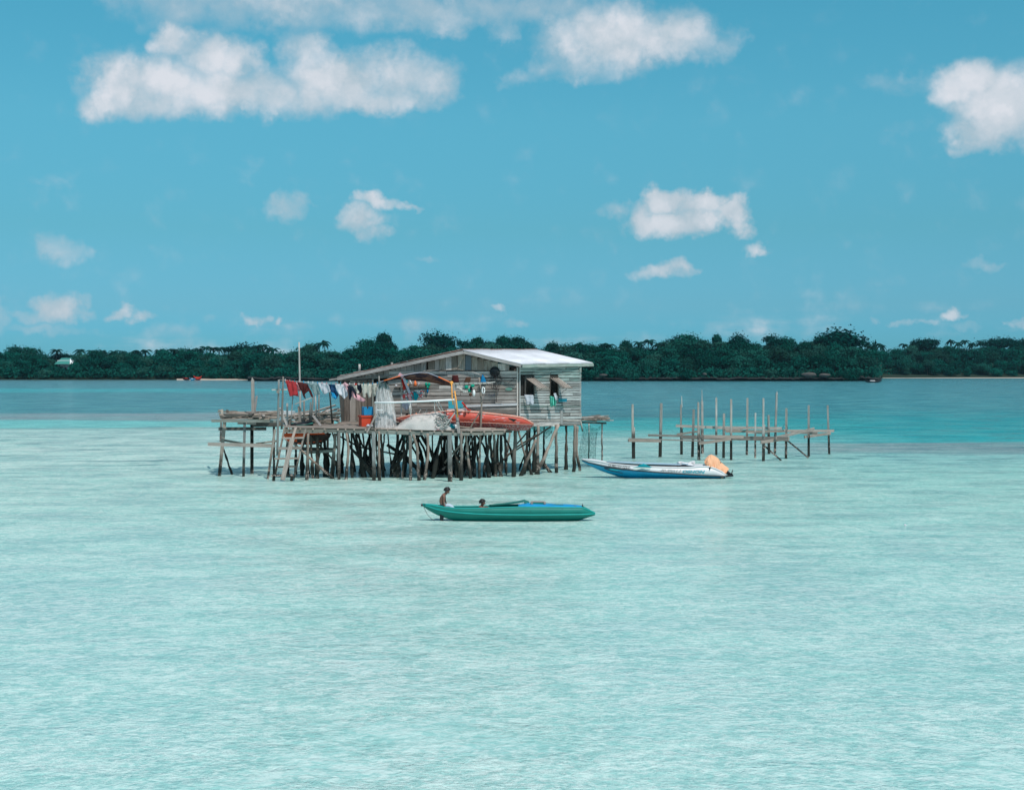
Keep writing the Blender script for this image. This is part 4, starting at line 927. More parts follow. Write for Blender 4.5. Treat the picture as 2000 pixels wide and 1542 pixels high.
post('thin straight pole under the pale grey shirt', (623, 770), (622.5, 823), 1.5, D=54.0)
post('dark pole under the navy shorts by the shack corner', (643.5, 762), (649, 827), 1.7, 'stilt_dark', D=53.6)
tag(MB().bar(W(576, 789, 53.4), W(609, 776, 53.4), .05, .035, side=(0, 0, 1)).build('slanted_bar', M['frame_post']), 'slanted bar lashed across the tall pole', 'bar')
for a, b, lab in (((546, 796), (561, 831), 'slanting grey board leaning left of the pale stake'), ((547, 821), (559, 833), 'short stick leaning on the deck edge above the ladder'), ((611, 811), (627, 831), 'pale board leaning on the deck beside the dark sheets')):
    tag(MB().bar(W(*a, 53.3), W(*b, 52.7), .07, .03, side=(0, -1, 0)).build('leaning_board', M['fascia' if a[0] == 611 else 'frame_post']), lab, 'board')
o = MB().bar(W(494.5, 806, 54.4), W(493.4, 742, 54.4), .115, .09, side=(0, -1, 0)).bar(W(493.6, 744, 54.4), W(492.4, 737, 54.4), .10, .08, side=(0, -1, 0), taper=.25).build('post', M['frame_post']); tag(o, 'thick pointed post standing on the side platform', 'post')
post('thin pale stake leaning against the thick post of the side platform', (501.5, 773), (497.5, 804), 1.7, 'fascia', D=54.5, sq=True)
# clothesline
line_pts = [(546, 741), (580, 744.5), (620, 747.5), (660, 749.5), (700, 750), (735, 748.5), (748, 745)]
tag(MB().tube([W(x, y, 52.85) for x, y in line_pts], .007, 5).build('clothesline', M['rope']), 'clothesline stretched from the twin poles to the hanging net', 'cord')
lg = 'laundry on the clothesline'
for nm, mt, out, lab, cat, dof in (
    ('shorts', 'red', [(556, 741), (577.5, 744.5), (579, 757), (583.5, 774), (575, 772), (566, 774), (561, 756)], 'faded red shorts at the far left end of the clothesline', 'shorts', 0),
    ('shirt', 'pink', [(575, 746), (581, 747), (588, 761), (586, 764), (580, 763)], 'pink cloth peeping out between the red shorts and the maroon shirt', 'cloth', .1),
    ('shirt', 'maroon', [(580, 745), (600.5, 749), (608, 764), (611.5, 776), (607, 774), (603, 763), (595, 770), (597.5, 779), (594, 777), (588, 762)], 'dark maroon shirt second from the left on the clothesline', 'shirt', 0),
    ('shirt', 'sage', [(601, 748), (621, 749.5), (624, 758), (626, 769), (620, 771), (615, 773), (610, 762)], 'sage grey green shirt on the clothesline', 'shirt', .05),
    ('shirt', 'pale_grey', [(621, 748), (629, 747), (641, 750.5), (647, 765), (640, 767), (634, 770), (630, 768), (625, 757)], 'pale grey shirt between sage and navy clothes', 'shirt', 0),
    ('shorts', 'navy', [(641, 750.5), (653.5, 750.5), (657, 762), (661, 770), (658, 779), (652, 771), (648, 774), (646, 762)], 'navy blue shorts next to the pale grey shirt', 'shorts', .04),
    ('cloth', 'sky_blue', [(647, 765), (653, 768), (658, 776), (655, 780), (649, 775)], 'bright blue cloth tail hanging below the navy shorts', 'cloth', -.05),
    ('shirt', 'off_white', [(654, 750), (672, 750.5), (677, 762), (680, 771), (673, 779), (666, 772), (659, 765)], 'white shirt blown to a point in the middle of the clothesline', 'shirt', 0),
    ('towel', 'rose', [(669, 750), (674, 746), (680, 751), (687, 763), (699, 770), (714, 781), (710, 785), (697, 781), (686, 772), (678, 762)], 'long pink towel blown sideways below the clothesline', 'towel', -.1),
    ('trousers', 'ink', [(678, 753), (689, 753), (694, 764), (698.5, 777), (695, 774), (690, 765), (686, 760), (686.5, 772), (684.5, 782), (681.5, 778), (680.5, 765)], 'black leggings hanging before the pink towel', 'trousers', -.2),
    ('cloth', 'cream', [(688, 752), (697, 751.5), (698, 760), (702, 767), (699, 769), (694, 762)], 'small cream cloth right of the black leggings', 'cloth', 0),
    ('cap', 'bright_red', [(691, 748.5), (697, 748.5), (697, 751.5), (692, 752)], 'small red cloth pegged over the line', 'cloth', -.02),
    ('shirt', 'ink', [(697, 750), (705.5, 750), (706, 766), (700, 770), (698, 762)], 'black shirt hidden behind the beige trousers', 'shirt', .1),
    ('trousers', 'cream', [(706, 750), (726.5, 749.5), (725, 762), (724.5, 776), (720, 776.5), (718, 764), (714.5, 766), (714, 776), (709.5, 777.5), (707.5, 764)], 'beige trousers near the right end of the clothesline', 'trousers', 0),
    ('shorts', 'cream', [(727, 749.5), (737.5, 748), (737, 760), (734, 773), (730, 774), (728, 762)], 'cream shorts at the right end of the clothesline', 'shorts', 0),
    ('cloth', 'ink', [(732, 762), (737, 760), (739, 770), (736, 782), (732, 778)], 'black cloth between the cream shorts and the hanging net', 'cloth', .1)):
    cloth(nm, M[mt], out, 52.85+dof, lab, cat, lg)
m = MB()
for x in range(557, 740, 9):
    y = lerp_list(line_pts, x); m.bar(W(x, y-2.4, 52.82), W(x, y+1.6, 52.82), .02, .02, side=(0, -1, 0), mi=R.randint(0, 3))
o = m.build('clothes_pegs', [M['sky_blue'], M['white'], M['pink'], M['teal']], None, kind='stuff'); o['label'] = 'tiny coloured clothes pegs along the clothesline'
# ------------------------------------------------------------------ right hand platform and its net
rp = thing('platform', 'little shelf of loose boards behind the window wall with a green net below', 'platform', W(1165, 915, 58.2))
for k in range(34):
    x0 = R.uniform(1130, 1168); D = R.uniform(57.5, 59.4); L = R.uniform(.4, .9); a = R.gauss(.25, .3); z = 4-100.5*D/F+R.uniform(0, .2)
    p = Vector(((x0-1000)*D/F, D, z)); q = p+Vector((math.cos(a)*L, math.sin(a)*L, R.gauss(0, .03))); q.x = min(q.x, 190*58/F)
    MB().bar(p, q, R.uniform(.07, .15), .03, side=(0, 0, 1), roll=R.gauss(0, .15), rag=.02).build('plank', M[R.choice(('deck', 'frame_beam', 'plank', 'deck_dark'))], rp)
MB().bar(W(1165, 820, 57.6), W(1198, 820.5, 57.8), .09, .035, side=(0, 0, 1)).build('plank', M['fascia'], rp)
MB().bar(W(1134, 824.5, 57.7), W(1184.5, 826, 57.8), .06, .07, side=(0, 0, 1)).build('beam', M['deck_dark'], rp)
for x, D, r in ((1176, 57.9, 1.6), (1150, 59.8, 1.3)): pile(rp, [(x, 825), (x, HZ+CH*F/D)], r, 'frame_post')
MB().tube([W(1134, 822, 57.4), W(1138, 842, 57.4)], .035, 6).build('strut', M['beam'], rp)
o = cloth_mesh([(1140, 830), (1146, 833), (1152, 829), (1158, 834), (1166, 836), (1176, 828), (1171, 840), (1164, 853), (1163, 875), (1163, 903), (1142, 905), (1128, 903), (1134, 860)], 57.3, .05, 3).build('fishing_net', M['net_green'], None)
tag(o, 'thin green net hanging to the water below the right platform', 'net')
cloth('fishing_net', M['net_green'], [(1030, 832), (1080, 831), (1078, 845), (1066, 858), (1062, 846), (1045, 840)], 54.6, 'scrap of thin green net caught under the house floor', 'net')
cloth('fishing_net', M['net_green'], [(785, 850), (812, 850), (806, 866), (799, 880), (793, 864)], 52.9, 'torn scrap of thin net hanging under the front deck', 'net')

# ------------------------------------------------------------------ things on and over the deck
def P3(x, y, D): return W(x, y, D)
# hanging net
NTX = [(744, 747, 4), (750, 747.5, 8.5), (758, 748, 11), (770, 748.5, 14), (790, 750, 16.5), (812, 751, 18.5), (830, 752, 21), (838, 753, 24)]
def hn(u, v):
    y = 744+94*v**1.0; cx = lerp_list([(a, b) for a, b, c in NTX], y); hw = lerp_list([(a, c) for a, b, c in NTX], y)
    a = 2*math.pi*u; k = 1+.10*math.sin(a*9+v*2)*min(1, v*3)+.05*math.sin(a*17+1)+noise.noise(Vector((a, v*5, 2)))*.10
    c = W(cx+math.sin(v*4)*1.0, y, 52.45); return c+Vector((math.cos(a)*hw*.0189*k, math.sin(a)*hw*.0189*k*.6, 0))
hnet = thing('hanging_net', 'long pale fishing net hung in a column from its pole', 'net', W(752, 838, 52.45))
MB().grid(hn, 72, 26).build('net', M['net_white'], hnet)
m = MB()
for k in range(46):
    a = R.uniform(0, 6.28); v1 = R.uniform(.4, 1); m.tube([Vector(hn(a/6.28+.004*math.sin(j), v1*j/8))*1.0+Vector((R.uniform(-.012, .012), -.02, 0)) for j in range(1, 9)], .0035, 4)
m.build('strands', M['rope'], hnet, kind='stuff')
m = MB()
for k in range(16):
    a = R.uniform(0, 6.28); c = W(747.5, 746+R.uniform(-1, 3), 52.4); m.tube([c, c+Vector((math.cos(a)*.12, math.sin(a)*.1, .02)), c+Vector((math.cos(a)*.16, math.sin(a)*.12, -.14-R.random()*.1))], .012, 5)
m.build('gathered_top', plain('dark greenish net cord', (.10, .16, .155), .9), hnet)
post('net pole carrying the hanging net above the clothesline end', (740.3, 734), (741, 842), 1.6, 'frame_post', D=52.6)
# awning
fe = [(745, 745.5), (760, 741.5), (780, 735.5), (800, 731), (820, 728), (835, 728.6), (850, 734), (865, 741), (876, 746), (884, 750.5)]
be = [(745, 746), (762, 741.8), (785, 740.5), (805, 742), (825, 743.5), (845, 746.5), (865, 751), (884, 753.5)]
def aw(u, v):
    x = 745+139*u; a = W(x, lerp_list(fe, x), 52.2); b = W(x, lerp_list(be, x)+.3, 53.9); p = a.lerp(b, v)
    p.z += .05*math.sin(v*math.pi)*math.sin(u*9)+noise.noise(Vector((u*7, v*3, 1)))*.03*math.sin(math.pi*v); return p
aw_ = thing('awning', 'patched purple brown tarpaulin stretched as an awning over the deck', 'tarpaulin', W(815, 745, 53))
MB().grid(aw, 48, 10).build('sheet', M['tarp'], aw_, solid=.012)
MB().tube([Vector(aw(u/30, 0))+Vector((0, -.015, .015)) for u in range(0, 31)], .011, 5).build('hem_rope', M['lilac'], aw_)
MB().tube([Vector(aw(u/30, 0))+Vector((0, -.03, .02)) for u in range(1, 9)], .017, 5).build('hem_rope', M['orange'], aw_)
MB().tube([Vector(aw(u/30, 0))+Vector((0, -.03, .02)) for u in range(24, 31)], .022, 5).build('hem_rope', M['orange'], aw_)
tag(MB().bar(W(779, 730, 52.3), W(788, 736, 52.3), .12, .03, side=(0, -1, 0)).build('board_end', M['rose']), 'pale pinkish board end poking up through the awning', 'board')
# right post with strap, beam and pole
rpost = thing('post', 'leaning pale plank post at the deck corner bound with orange strap', 'post', W(896, 845, 51.9))
MB().bar(W(896.5, 846, 51.85), W(885, 750, 51.95), .105, .05, side=(0, -1, 0)).build('plank', M['fascia'], rpost)
MB().tube([W(882, 749, 51.8), W(883, 775, 51.8), W(885, 790, 51.8)], .022, 6).build('strap', M['yellow'], rpost); MB().tube([W(888, 763, 51.75), W(892, 790, 51.75), W(894, 815, 51.75)], .024, 6).build('strap', M['yellow'], rpost)
MB().ball(W(882, 747.5, 51.85), .065, 10, 7, jit=.1).build('knot', M['yellow'], rpost)
for y in (770, 800, 806, 822, 829): c = W(885.5+(y-750)*.115, y, 51.9); MB().tube([c+Vector((-.07, -.05, .02)), c+Vector((.07, -.05, -.01)), c+Vector((.07, .04, -.02))], .012, 5).build('cord', M['rope_dark'], rpost)
bh = thing('crossbeam', 'pale horizontal beam lashed from the corner post towards the wall', 'beam', W(925, 748, 52.2))
MB().bar(W(884, 749.5, 52.15), W(952, 747.8, 52.25), .05, .085, side=(0, 0, 1), taper=.8).build('beam', M['frame_post'], bh)
MB().bar(W(950, 748, 52.2), W(967, 745.5, 52.3), .03, .05, side=(0, 0, 1), taper=.5).build('beam', M['frame_post'], bh)
for k in range(9): x = 888+k*9; MB().tube([W(x, 746.8, 52.1), W(x+R.uniform(-2, 2), 751.5, 52.1)], .009, 4).build('cord', M['rope_dark'], bh)
tag(pile(None, [(935.5, 737), (938, 755), (940.5, 790), (938, 850), (936, 934)], 1.9, 'stilt_tan', name='pole'), 'long crooked pole rising from the water past the red boat', 'pole')
for a, b, lab, mt in (((889, 805), (862, 842), 'dark stick leaning against the corner post', 'frame_post'), ((938, 803), (917, 837), 'brown stick leaning on the long crooked pole', 'door')):
    tag(MB().bar(W(*a, 51.85), W(*b, 52.0), .045, .04, side=(0, -1, 0)).build('stick', M[mt]), lab, 'stick')
pp = thing('pipe_rail', 'white plastic pipe rail above the deck edge', 'pipe', W(809, 783, 52))
MB().tube([W(731.5, 785.7, 52.0), W(770, 785.6, 52.0), W(830, 783.2, 52.0), W(888, 780.2, 51.8)], .036, 9).build('pipe', M['white'], pp)
MB().tube([W(731, 785, 52.02), W(730.5, 842, 52.0)], .035, 6, .1).build('support', M['stilt_grey'], pp)
MB().bar(W(735.5, 808, 51.95), W(716.5, 845, 51.85), .06, .04, side=(0, -1, 0)).build('support', M['frame_post'], pp)
for pts in ([(849, 783), (848.5, 795), (850, 806)], [(852, 784), (857, 796), (862, 804)], [(856, 784), (862, 795), (865, 802)], [(801, 787), (803, 800), (802, 812), (806, 814)], [(800, 792), (801, 808)]):
    MB().tube([W(x, y, 52.0) for x, y in pts], .014, 5).build('string', M['rope'], pp)
MB().bar(W(736, 800.3, 52.05), W(748, 800.3, 52.05), .03, .025, side=(0, 0, 1)).build('slat', M['white'], pp)
# net heap and rope tangle
HP = [(771, 838.5), (776, 835), (784, 828), (792, 821.5), (800, 816), (810, 811.8), (820, 810), (832, 809.5), (842, 806.8), (852, 805), (862, 806), (872, 812), (880, 824), (884, 838)]
def heap(u, v):
    x = 771+113*u; H = max(.02, (839.5-lerp_list(HP, x))*52.3/F); a = math.pi*v
    p = W(x, 840, 52.4); p.z = dz(x)+.01+H*math.sin(a)**.7*(1+.05*noise.noise(Vector((u*9, v*5, 0)))); p.y = 52.45-math.cos(a)*(.35+.25*math.sin(math.pi*u))+.05*noise.noise(Vector((u*6, v*6, 4))); p.x += .02*noise.noise(Vector((u*20, v*8, 3))); return p
hp = thing('net_heap', 'big rounded heap of pale fishing net on the deck', 'net', W(828, 840, 52.4))
MB().grid(heap, 70, 20).build('net', M['net_heap'], hp)
m = MB()
for k in range(70):
    u = R.uniform(.05, .95); v = R.uniform(.15, .5); pts = [Vector(heap(min(1, u+.03*j*math.cos(k)), min(.9, max(.05, v+.025*j*math.sin(k)))))+Vector((0, -.02, .02+R.uniform(0, .02))) for j in range(5)]
    m.tube(pts, .0035, 4)
m.build('loose_strands', M['rope'], hp, kind='stuff')
tg = thing('rope_tangle', 'tangled knot of grey and white rope at the right end of the net heap', 'rope', W(862, 840, 52.1))
for nm, mt, cnt, rr in (('white_rope', 'rope', 46, .011), ('grey_rope', 'stilt_grey', 44, .010), ('dark_rope', 'boat_green_in', 12, .012), ('pink_rope', 'pink', 6, .014)):
    m = MB()
    for k in range(cnt):
        c = W(862+R.gauss(0, 8.5), 824+R.gauss(0, 6.5), 52.0+R.uniform(-.1, .35)); a0 = R.uniform(0, 6.28); r_ = R.uniform(.06, .16); tl = R.uniform(-.6, .6); pts = []
        if mt == 'pink': c = W(850+R.gauss(0, 5), 836+R.uniform(-2, 1.5), 51.95)
        for j in range(9):
            a = a0+j*R.uniform(.35, .55); pts.append(c+Vector((math.cos(a)*r_, R.uniform(-.03, .03), math.sin(a)*r_*.6+tl*.05*j*.5)))
        for p in pts: p.z = max(p.z, dz(860)+.02)
        m.tube(pts, rr, 5)
    m.build(nm, M[mt], tg, kind='stuff')
# crates
def yawbox(m, c, w_, d_, h_, yaw, mi=0):
    u = Vector((math.cos(yaw), math.sin(yaw), 0)); c = Vector(c); m.bar(c-u*w_/2, c+u*w_/2, d_, h_, side=(0, 0, 1), mi=mi); return m
ob = thing('fish_box', 'orange red plastic box with lid under the blue crate', 'box', W(714, 833, 52.9)); oc = W(714.5, 833, 52.9); ya = math.radians(24)
oc.z = 1.88
yawbox(MB(), oc+Vector((0, 0, .19)), .44, .36, .36, ya).build('body', M['orange_box'], ob); yawbox(MB(), oc+Vector((0, 0, .40)), .50, .42, .06, ya).build('lid', M['orange_box'], ob)
yawbox(MB(), oc+Vector((.27, .02, .24)), .06, .16, .05, ya).build('handle', M['fascia'], ob)
bc = thing('crate', 'bright blue crate with cut out handles standing on the orange box', 'crate', oc+Vector((.06, 0, .44)))
cc = oc+Vector((.06, 0, .44))
for k, (du, dn_, w_, d_) in enumerate(((0, -.14, .34, .015), (0, .14, .34, .015), (-.17, 0, .015, .28), (.17, 0, .015, .28))):
    u = Vector((math.cos(ya), math.sin(ya), 0)); n_ = Vector((-math.sin(ya), math.cos(ya), 0)); p = cc+u*du+n_*dn_
    if k < 2:
        m = MB(); yawbox(m, p+Vector((0, 0, .10)), .34, .015, .20, ya); yawbox(m, p-u*.12+Vector((0, 0, .255)), .10, .015, .11, ya); yawbox(m, p+u*.12+Vector((0, 0, .255)), .10, .015, .11, ya); yawbox(m, p+Vector((0, 0, .21)), .14, .015, .03, ya)
        m.build('side_panel', M['blue_box'], bc)
    else: yawbox(MB(), p+Vector((0, 0, .145)), .015, .28, .29, ya).build('side_panel', M['blue_box'], bc)
yawbox(MB(), cc+Vector((0, 0, .01)), .34, .28, .02, ya).build('bottom', M['blue_box'], bc)
tag(MB().ball(W(722, 831, 52.4), (.13, .1, .06), 10, 7, jit=.12).build('bag', M['off_white']), 'crumpled white bag at the foot of the orange box', 'bag')
# wash tub with dark cloth
tb = thing('tub', 'white tub stuffed with dark teal cloth beside the corner post', 'tub', W(884, 838, 52.25))
m = MB(); c = W(885, 838, 52.3); c.z = dz(885)+.02
m.grid(lambda u, v: c+Vector(((.14+.05*v)*math.cos(u*6.2832), (.14+.05*v)*math.sin(u*6.2832), .2*v)), 18, 3); m.build('body', M['white'], tb, solid=.01)
MB().ball(c+Vector((-.06, -.12, .13)), (.17, .1, .11), 10, 7, jit=.12).build('cloth', M['teal'], tb)
tag(MB().ball(W(795, 812, 53.4), (.07, .07, .09), 9, 7).build('pot', M['black']), 'small black pot by the wall left of the net heap', 'pot')
for x, lab in ((813, 'left one of two small orange floats behind the net heap'), (825.5, 'right one of two small orange floats behind the net heap')):
    tag(MB().ball(W(x, 808, 52.9), .035, 8, 6).build('float', M['orange']), lab, 'float')
    tag(MB().tube([W(x+3, 808, 52.9), W(x+6, 805, 52.9), W(x+9, 798, 52.9)], .01, 4).build('line', M['rope']), lab.replace('float', 'cord end').replace('one of two small orange cord ends', 'loose cord beside the small orange floats').replace('behind', 'just behind'), 'cord')
for a, b, lab in (((798, 786), (812, 808), 'left thin line slanting down before the plank wall'), ((812, 790), (829, 806), 'right thin line slanting down before the plank wall'), ((803, 815), (803, 842), 'thin dark upright cord before the net heap')):
    tag(MB().tube([W(*a, 52.1 if a[0] == 803 else 53), W(*b, 51.95 if a[0] == 803 else 53)], .007, 4).build('line', M['rope_dark' if a[0] == 803 else 'rope']), lab, 'cord')
# shelf and hanging things on the wall
sh = thing('shelf', 'dark little shelf on the plank wall under the awning', 'shelf', G.at(800, 756, .1))
MB().bar(G.at(771, 756, .12), G.at(832, 754, .12), .2, .03, side=(0, 0, 1)).build('board', M['deck_dark'], sh); MB().bar(G.at(782, 757, .1), G.at(782, 763, .02), .03, .03).build('bracket', M['deck_dark'], sh)
tag(MB().tube([G.at(795.5, 754, .14), G.at(795.5, 741, .14), G.at(795.5, 738, .14)], [.055, .05, .02], 9).build('bottle', M['teal']), 'teal bottle on the wall shelf', 'bottle')
tag(MB().tube([G.at(799, 755, .2), G.at(799, 751, .2), G.at(799, 749, .2)], [.035, .035, .015], 8).build('bottle', M['yellow']), 'small yellow bottle on the wall shelf beside the teal one', 'bottle')
tag(MB().tube([G.at(813, 754, .14), G.at(813, 748, .14), G.at(813, 743, .14)], [.06, .055, .02], 9).build('bottle', M['orange']), 'orange brown bottle on the right part of the wall shelf', 'bottle')
tag(MB().tube([G.at(800, 742, .15), G.at(803, 743, .15), G.at(807, 751, .15)], .02, 6).build('hook', M['white']), 'curved white hook above the wall shelf', 'hook')
tag(MB().tube([G.at(820.5, 746, .15), G.at(819.5, 754, .15)], .014, 6).build('stick', M['off_white']), 'thin white stick standing at the right end of the shelf', 'stick')
tag(MB().ball(G.at(776, 753, .15), (.05, .04, .04), 9, 6).build('cup', M['off_white']), 'small white cup at the left end of the wall shelf', 'cup')
gb = thing('float_bundle', 'bundle of green net floats hung below the awning middle', 'floats', G.at(837, 755, .12))
for dx, dy in ((-3, -2.5), (2.5, -2), (0, 3)): MB().ball(G.at(837+dx, 752.5+dy, .12), (.055, .05, .07), 9, 7).build('float', M['green'], gb)
MB().ball(G.at(836.5, 763, .1), (.04, .04, .09), 8, 6).build('float', M['blue'], gb)
# short washing line of printed clothes
tag(MB().tube([W(782, 776, 52.9), W(792, 768, 52.9), (W(806, 763, 52.9)), W(829, 760.5, 52.9)], .007, 4).build('clothesline', M['rope']), 'short washing line in the middle of the deck', 'cord')
l2 = 'laundry on the short line'
post('thin post in shade holding the short washing line', (783.5, 739), (784, 830), 1.4, 'frame_post', D=53)
tag(MB().bar(W(788.5, 738, 52.7), W(800.5, 768, 52.8), .09, .03, side=(0, -1, 0)).build('leaning_board', M['lilac']), 'pale lilac board slanting through the short washing line', 'board')
for nm, mt, out, lab, cat, d_ in (
    ('cloth', 'bright_red', [(784, 739), (788, 738), (792, 750), (792.5, 762), (789, 764), (786, 752)], 'narrow bright red cloth hanging high left under the awning', 'cloth', 0), ('cloth', 'off_white', [(789.5, 762), (793, 760), (792, 766), (788.5, 766)], 'white tip of cloth just below the bright red one', 'cloth', 0),
    ('shirt', 'floral', [(782.5, 775), (790, 768), (800, 763.5), (799, 776), (795, 783), (790, 778), (784, 782)], 'red and white printed shirt at the left of the short line', 'shirt', 0), ('cloth', 'rose', [(796, 770), (801, 769), (804, 781), (802, 784), (798, 779)], 'rose cloth over the printed shirt on the short line', 'cloth', -.05),
    ('shirt', 'floral', [(800, 764), (808, 762.5), (809, 778), (806, 784.5), (803, 781)], 'printed shirt in the middle of the short line', 'shirt', 0), ('shorts', 'teal', [(807, 764), (812, 766), (817, 770), (816, 778), (813.5, 783), (809, 783)], 'teal shorts on the short line', 'shorts', -.04),
    ('shirt', 'floral', [(810, 762), (828, 760), (827, 766), (825.5, 767), (825.5, 777.5), (818, 778), (817, 769)], 'pale printed shirt at the right end of the short line', 'shirt', .02),
    ('cloth', 'lilac', [(785, 782), (797, 781), (799, 792), (796, 800), (792, 800.5), (789, 796), (786, 795)], 'pale lilac cloth drooping below the white pipe', 'cloth', .1), ('cloth', 'off_white', [(797, 782), (803, 784), (804, 795), (798, 796)], 'white cloth end below the white pipe right of the lilac one', 'cloth', .12)):
    cloth(nm, M[mt], out, 52.85+d_, lab, cat, l2)
# things on the right half of the wall and the crossbeam
def bagm(c, w_, h_, d_, tip=0.0, lean=0.0): return MB().grid(lambda u, v: Vector(c)+Vector(((w_/2)*math.cos(u*6.2832)*(1-tip*(1-v)**1.2)*(1+.06*math.sin(u*12.5))+lean*(1-v), (d_/2)*math.sin(u*6.2832)*(1-tip*(1-v)), h_*(.5-v))), 14, 6)
for (x, y, w_, h_, mt, tip, lean, lab, cat) in ((891.5, 739.5, 13, 14, 'maroon', .15, -.03, 'dark maroon bag hung on the wall above the crossbeam', 'bag'), (913.5, 741.5, 12, 11, 'brown', .3, .05, 'brown leathery bag hung on the wall right of the maroon one', 'bag'), (945.5, 739.5, 12, 17, 'blue', .85, -.03, 'blue pointed bag hung above the right part of the crossbeam', 'bag')):
    k = 53.7/F; m = bagm(G.at(x, y, .1), w_*k, h_*k, .12, tip, lean); tag(m.build('bag', M[mt], None, solid=.01), lab, cat)
fl = thing('float_bundle', 'bunch of green and white net floats hanging from the crossbeam', 'floats', W(919, 760, 52.2))
for (x, y, rx, rz, mt) in ((911, 755.5, 4.3, 3.6, 'green'), (923, 753, 4.2, 3.2, 'green'), (917, 762, 3.5, 4.0, 'green'), (925.5, 767, 3.0, 6.5, 'white'), (919, 770.5, 3.1, 3.6, 'brown'), (920, 758, 2.6, 5.2, 'ink')):
    k = 52.2/F; MB().ball(W(x, y, 52.15+R.uniform(-.04, .04)), (rx*k, .06, rz*k), 10, 7).build('float', M[mt], fl)
tag(MB().tube([W(892, 754, 52.1), W(899, 760, 52.1), W(906, 766, 52.1), W(914, 764, 52.1)], .018, 6).tube([W(896, 756, 52.05), W(905, 762, 52.05), W(913, 765, 52.05)], .014, 6).build('rope', M['rope']), 'thick white rope drooping from the corner post to the float bunch', 'rope')
def ring(c, rx, rz, r, mt, lab, cat, name):
    m = MB(); pts = [Vector(c)+Vector((rx*math.cos(a/12*6.2832), 0, rz*math.sin(a/12*6.2832))) for a in range(13)]; m.tube(pts, r, 6); return tag(m.build(name, M[mt]), lab, cat)
ring(W(944, 762, 52.2), .045, .115, .022, 'white', 'white looped strap hanging from the crossbeam beside the crooked pole', 'strap', 'strap'); ring(W(935, 760, 52.3), .035, .09, .014, 'rope_dark', 'dark looped cord hanging from the crossbeam left of the crooked pole', 'cord', 'cord')
hk = thing('basin', 'round black basin hung on the plank wall like a disc', 'basin', G.at(967.5, 726, .1))
cb = G.at(967.5, 726, .1)
m = MB(); m.grid(lambda u, v: cb+(G.u*math.cos(u*6.2832)+Vector((0, 0, 1))*math.sin(u*6.2832))*(.185*math.sin(v*1.57))+G.n*(.07*math.cos(v*1.57)), 24, 6); m.build('bowl', M['black'], hk, solid=.01)
m = MB(); m.tube([cb+(G.u*math.cos(a/20*6.2832)+Vector((0, 0, 1))*math.sin(a/20*6.2832))*.19 for a in range(21)], .012, 6); m.build('rim', M['black'], hk)
o = cloth_mesh([(960, 731), (975, 730), (982, 738), (978, 752), (974, 764), (969, 762), (955, 756), (950, 752), (956, 742)], 53.9, .02, 2).build('net_bag', M['net_black']); tag(o, 'black net bag hanging below the round basin', 'net')
sk = thing('fish_spear', 'thin stick with a crossbar hanging down the plank wall', 'stick', G.at(969, 760, .1))
MB().tube([G.at(968, 736, .12), G.at(970, 762, .12), G.at(971, 785, .12)], .012, 5).build('shaft', M['rope_dark'], sk); MB().tube([G.at(961, 784, .12), G.at(982, 784.5, .12)], .01, 5).build('bar', M['rope_dark'], sk)
for a, b in (((993, 749), (1006, 738)),): tag(MB().tube([G.at(*a, .08), G.at(1000, 743, .09), G.at(*b, .08)], .008, 4).build('wire', M['rope_dark']), 'thin bent wire nailed to the wall near the house corner', 'wire')
m = MB(); cg = G.at(994.5, 759.5, .058); m.poly([cg+G.u*.14*math.cos(a/14*6.2832)+Vector((0, 0, .055*math.sin(a/14*6.2832))) for a in range(14)]); m.build('paint_patch', plain('green paint patch', (.12, .26, .21), .8, .2, 20), wallG)
m = MB()
for k in range(7):
    x = 954+k*2.1; m.tube([G.at(x, 772.5, .062), G.at(x+.9, 771-(k % 2)*1.2, .062), G.at(x+1.8, 772.8, .062)], .006, 4)
m.build('scrawl', plain('blue scrawled paint', (.03, .10, .25), .8, .2, 20), wallG)
cl = thing('cool_box', 'blue cool box with a white lid behind the red boat', 'box', W(890, 803, 53.4))
MB().bar(W(873.5, 800.5, 53.4), W(912, 799.5, 53.4), .3, .075, side=(0, 0, 1)).build('lid', M['boat_white'], cl); MB().bar(W(876, 790, 53.45), W(904, 789.5, 53.45), .25, .27, side=(0, 0, 1)).build('body', M['aqua'], cl)
tag(MB().tube([W(902, 785, 53.2), W(909, 793, 53.2)], .03, 6).tube([W(909, 793, 53.2), W(913, 799, 53.2), W(920, 801, 53.2)], .022, 6).build('gaff', M['bright_red']), 'short red handled gaff leaning by the cool box', 'tool')
# window things
cloth('curtain', M['pale_grey'], [(1024.5, 770.5), (1041, 771), (1042.5, 780), (1042, 791.5), (1035, 789), (1029, 790.5), (1027, 782)], 54.12, 'pale grey blue cloth hanging out of the left window', 'cloth')
cloth('curtain', M['stripe'], [(1073.5, 773), (1084, 774.5), (1086, 784), (1085, 793), (1081, 791), (1078.5, 795), (1074.5, 792), (1075, 782)], 55.3, 'green striped cloth hanging out of the right window', 'cloth')
cloth('cloth', M['sky_blue' if False else 'pale_grey'], [(1081.5, 768), (1086, 767), (1089, 776), (1086, 783), (1084, 778)], 55.25, 'pale narrow cloth between the green striped cloth and the turquoise tub', 'cloth')
tt = S.at(1092.5, 781.5, .16); tag(MB().bar(tt-S.u*.15, tt+S.u*.15, .2, .12, side=(0, 0, 1)).bar(tt-S.u*.16+Vector((0, 0, .06)), tt+S.u*.16+Vector((0, 0, .06)), .22, .02, side=(0, 0, 1)).build('tub', M['aqua']), 'turquoise plastic tub on the ledge of the right window', 'tub')
tag(MB().ball(S.at(1079, 771, -.02), (.06, .05, .05), 8, 6).build('pot', M['brown']), 'small brown pot on the sill of the right window', 'pot')

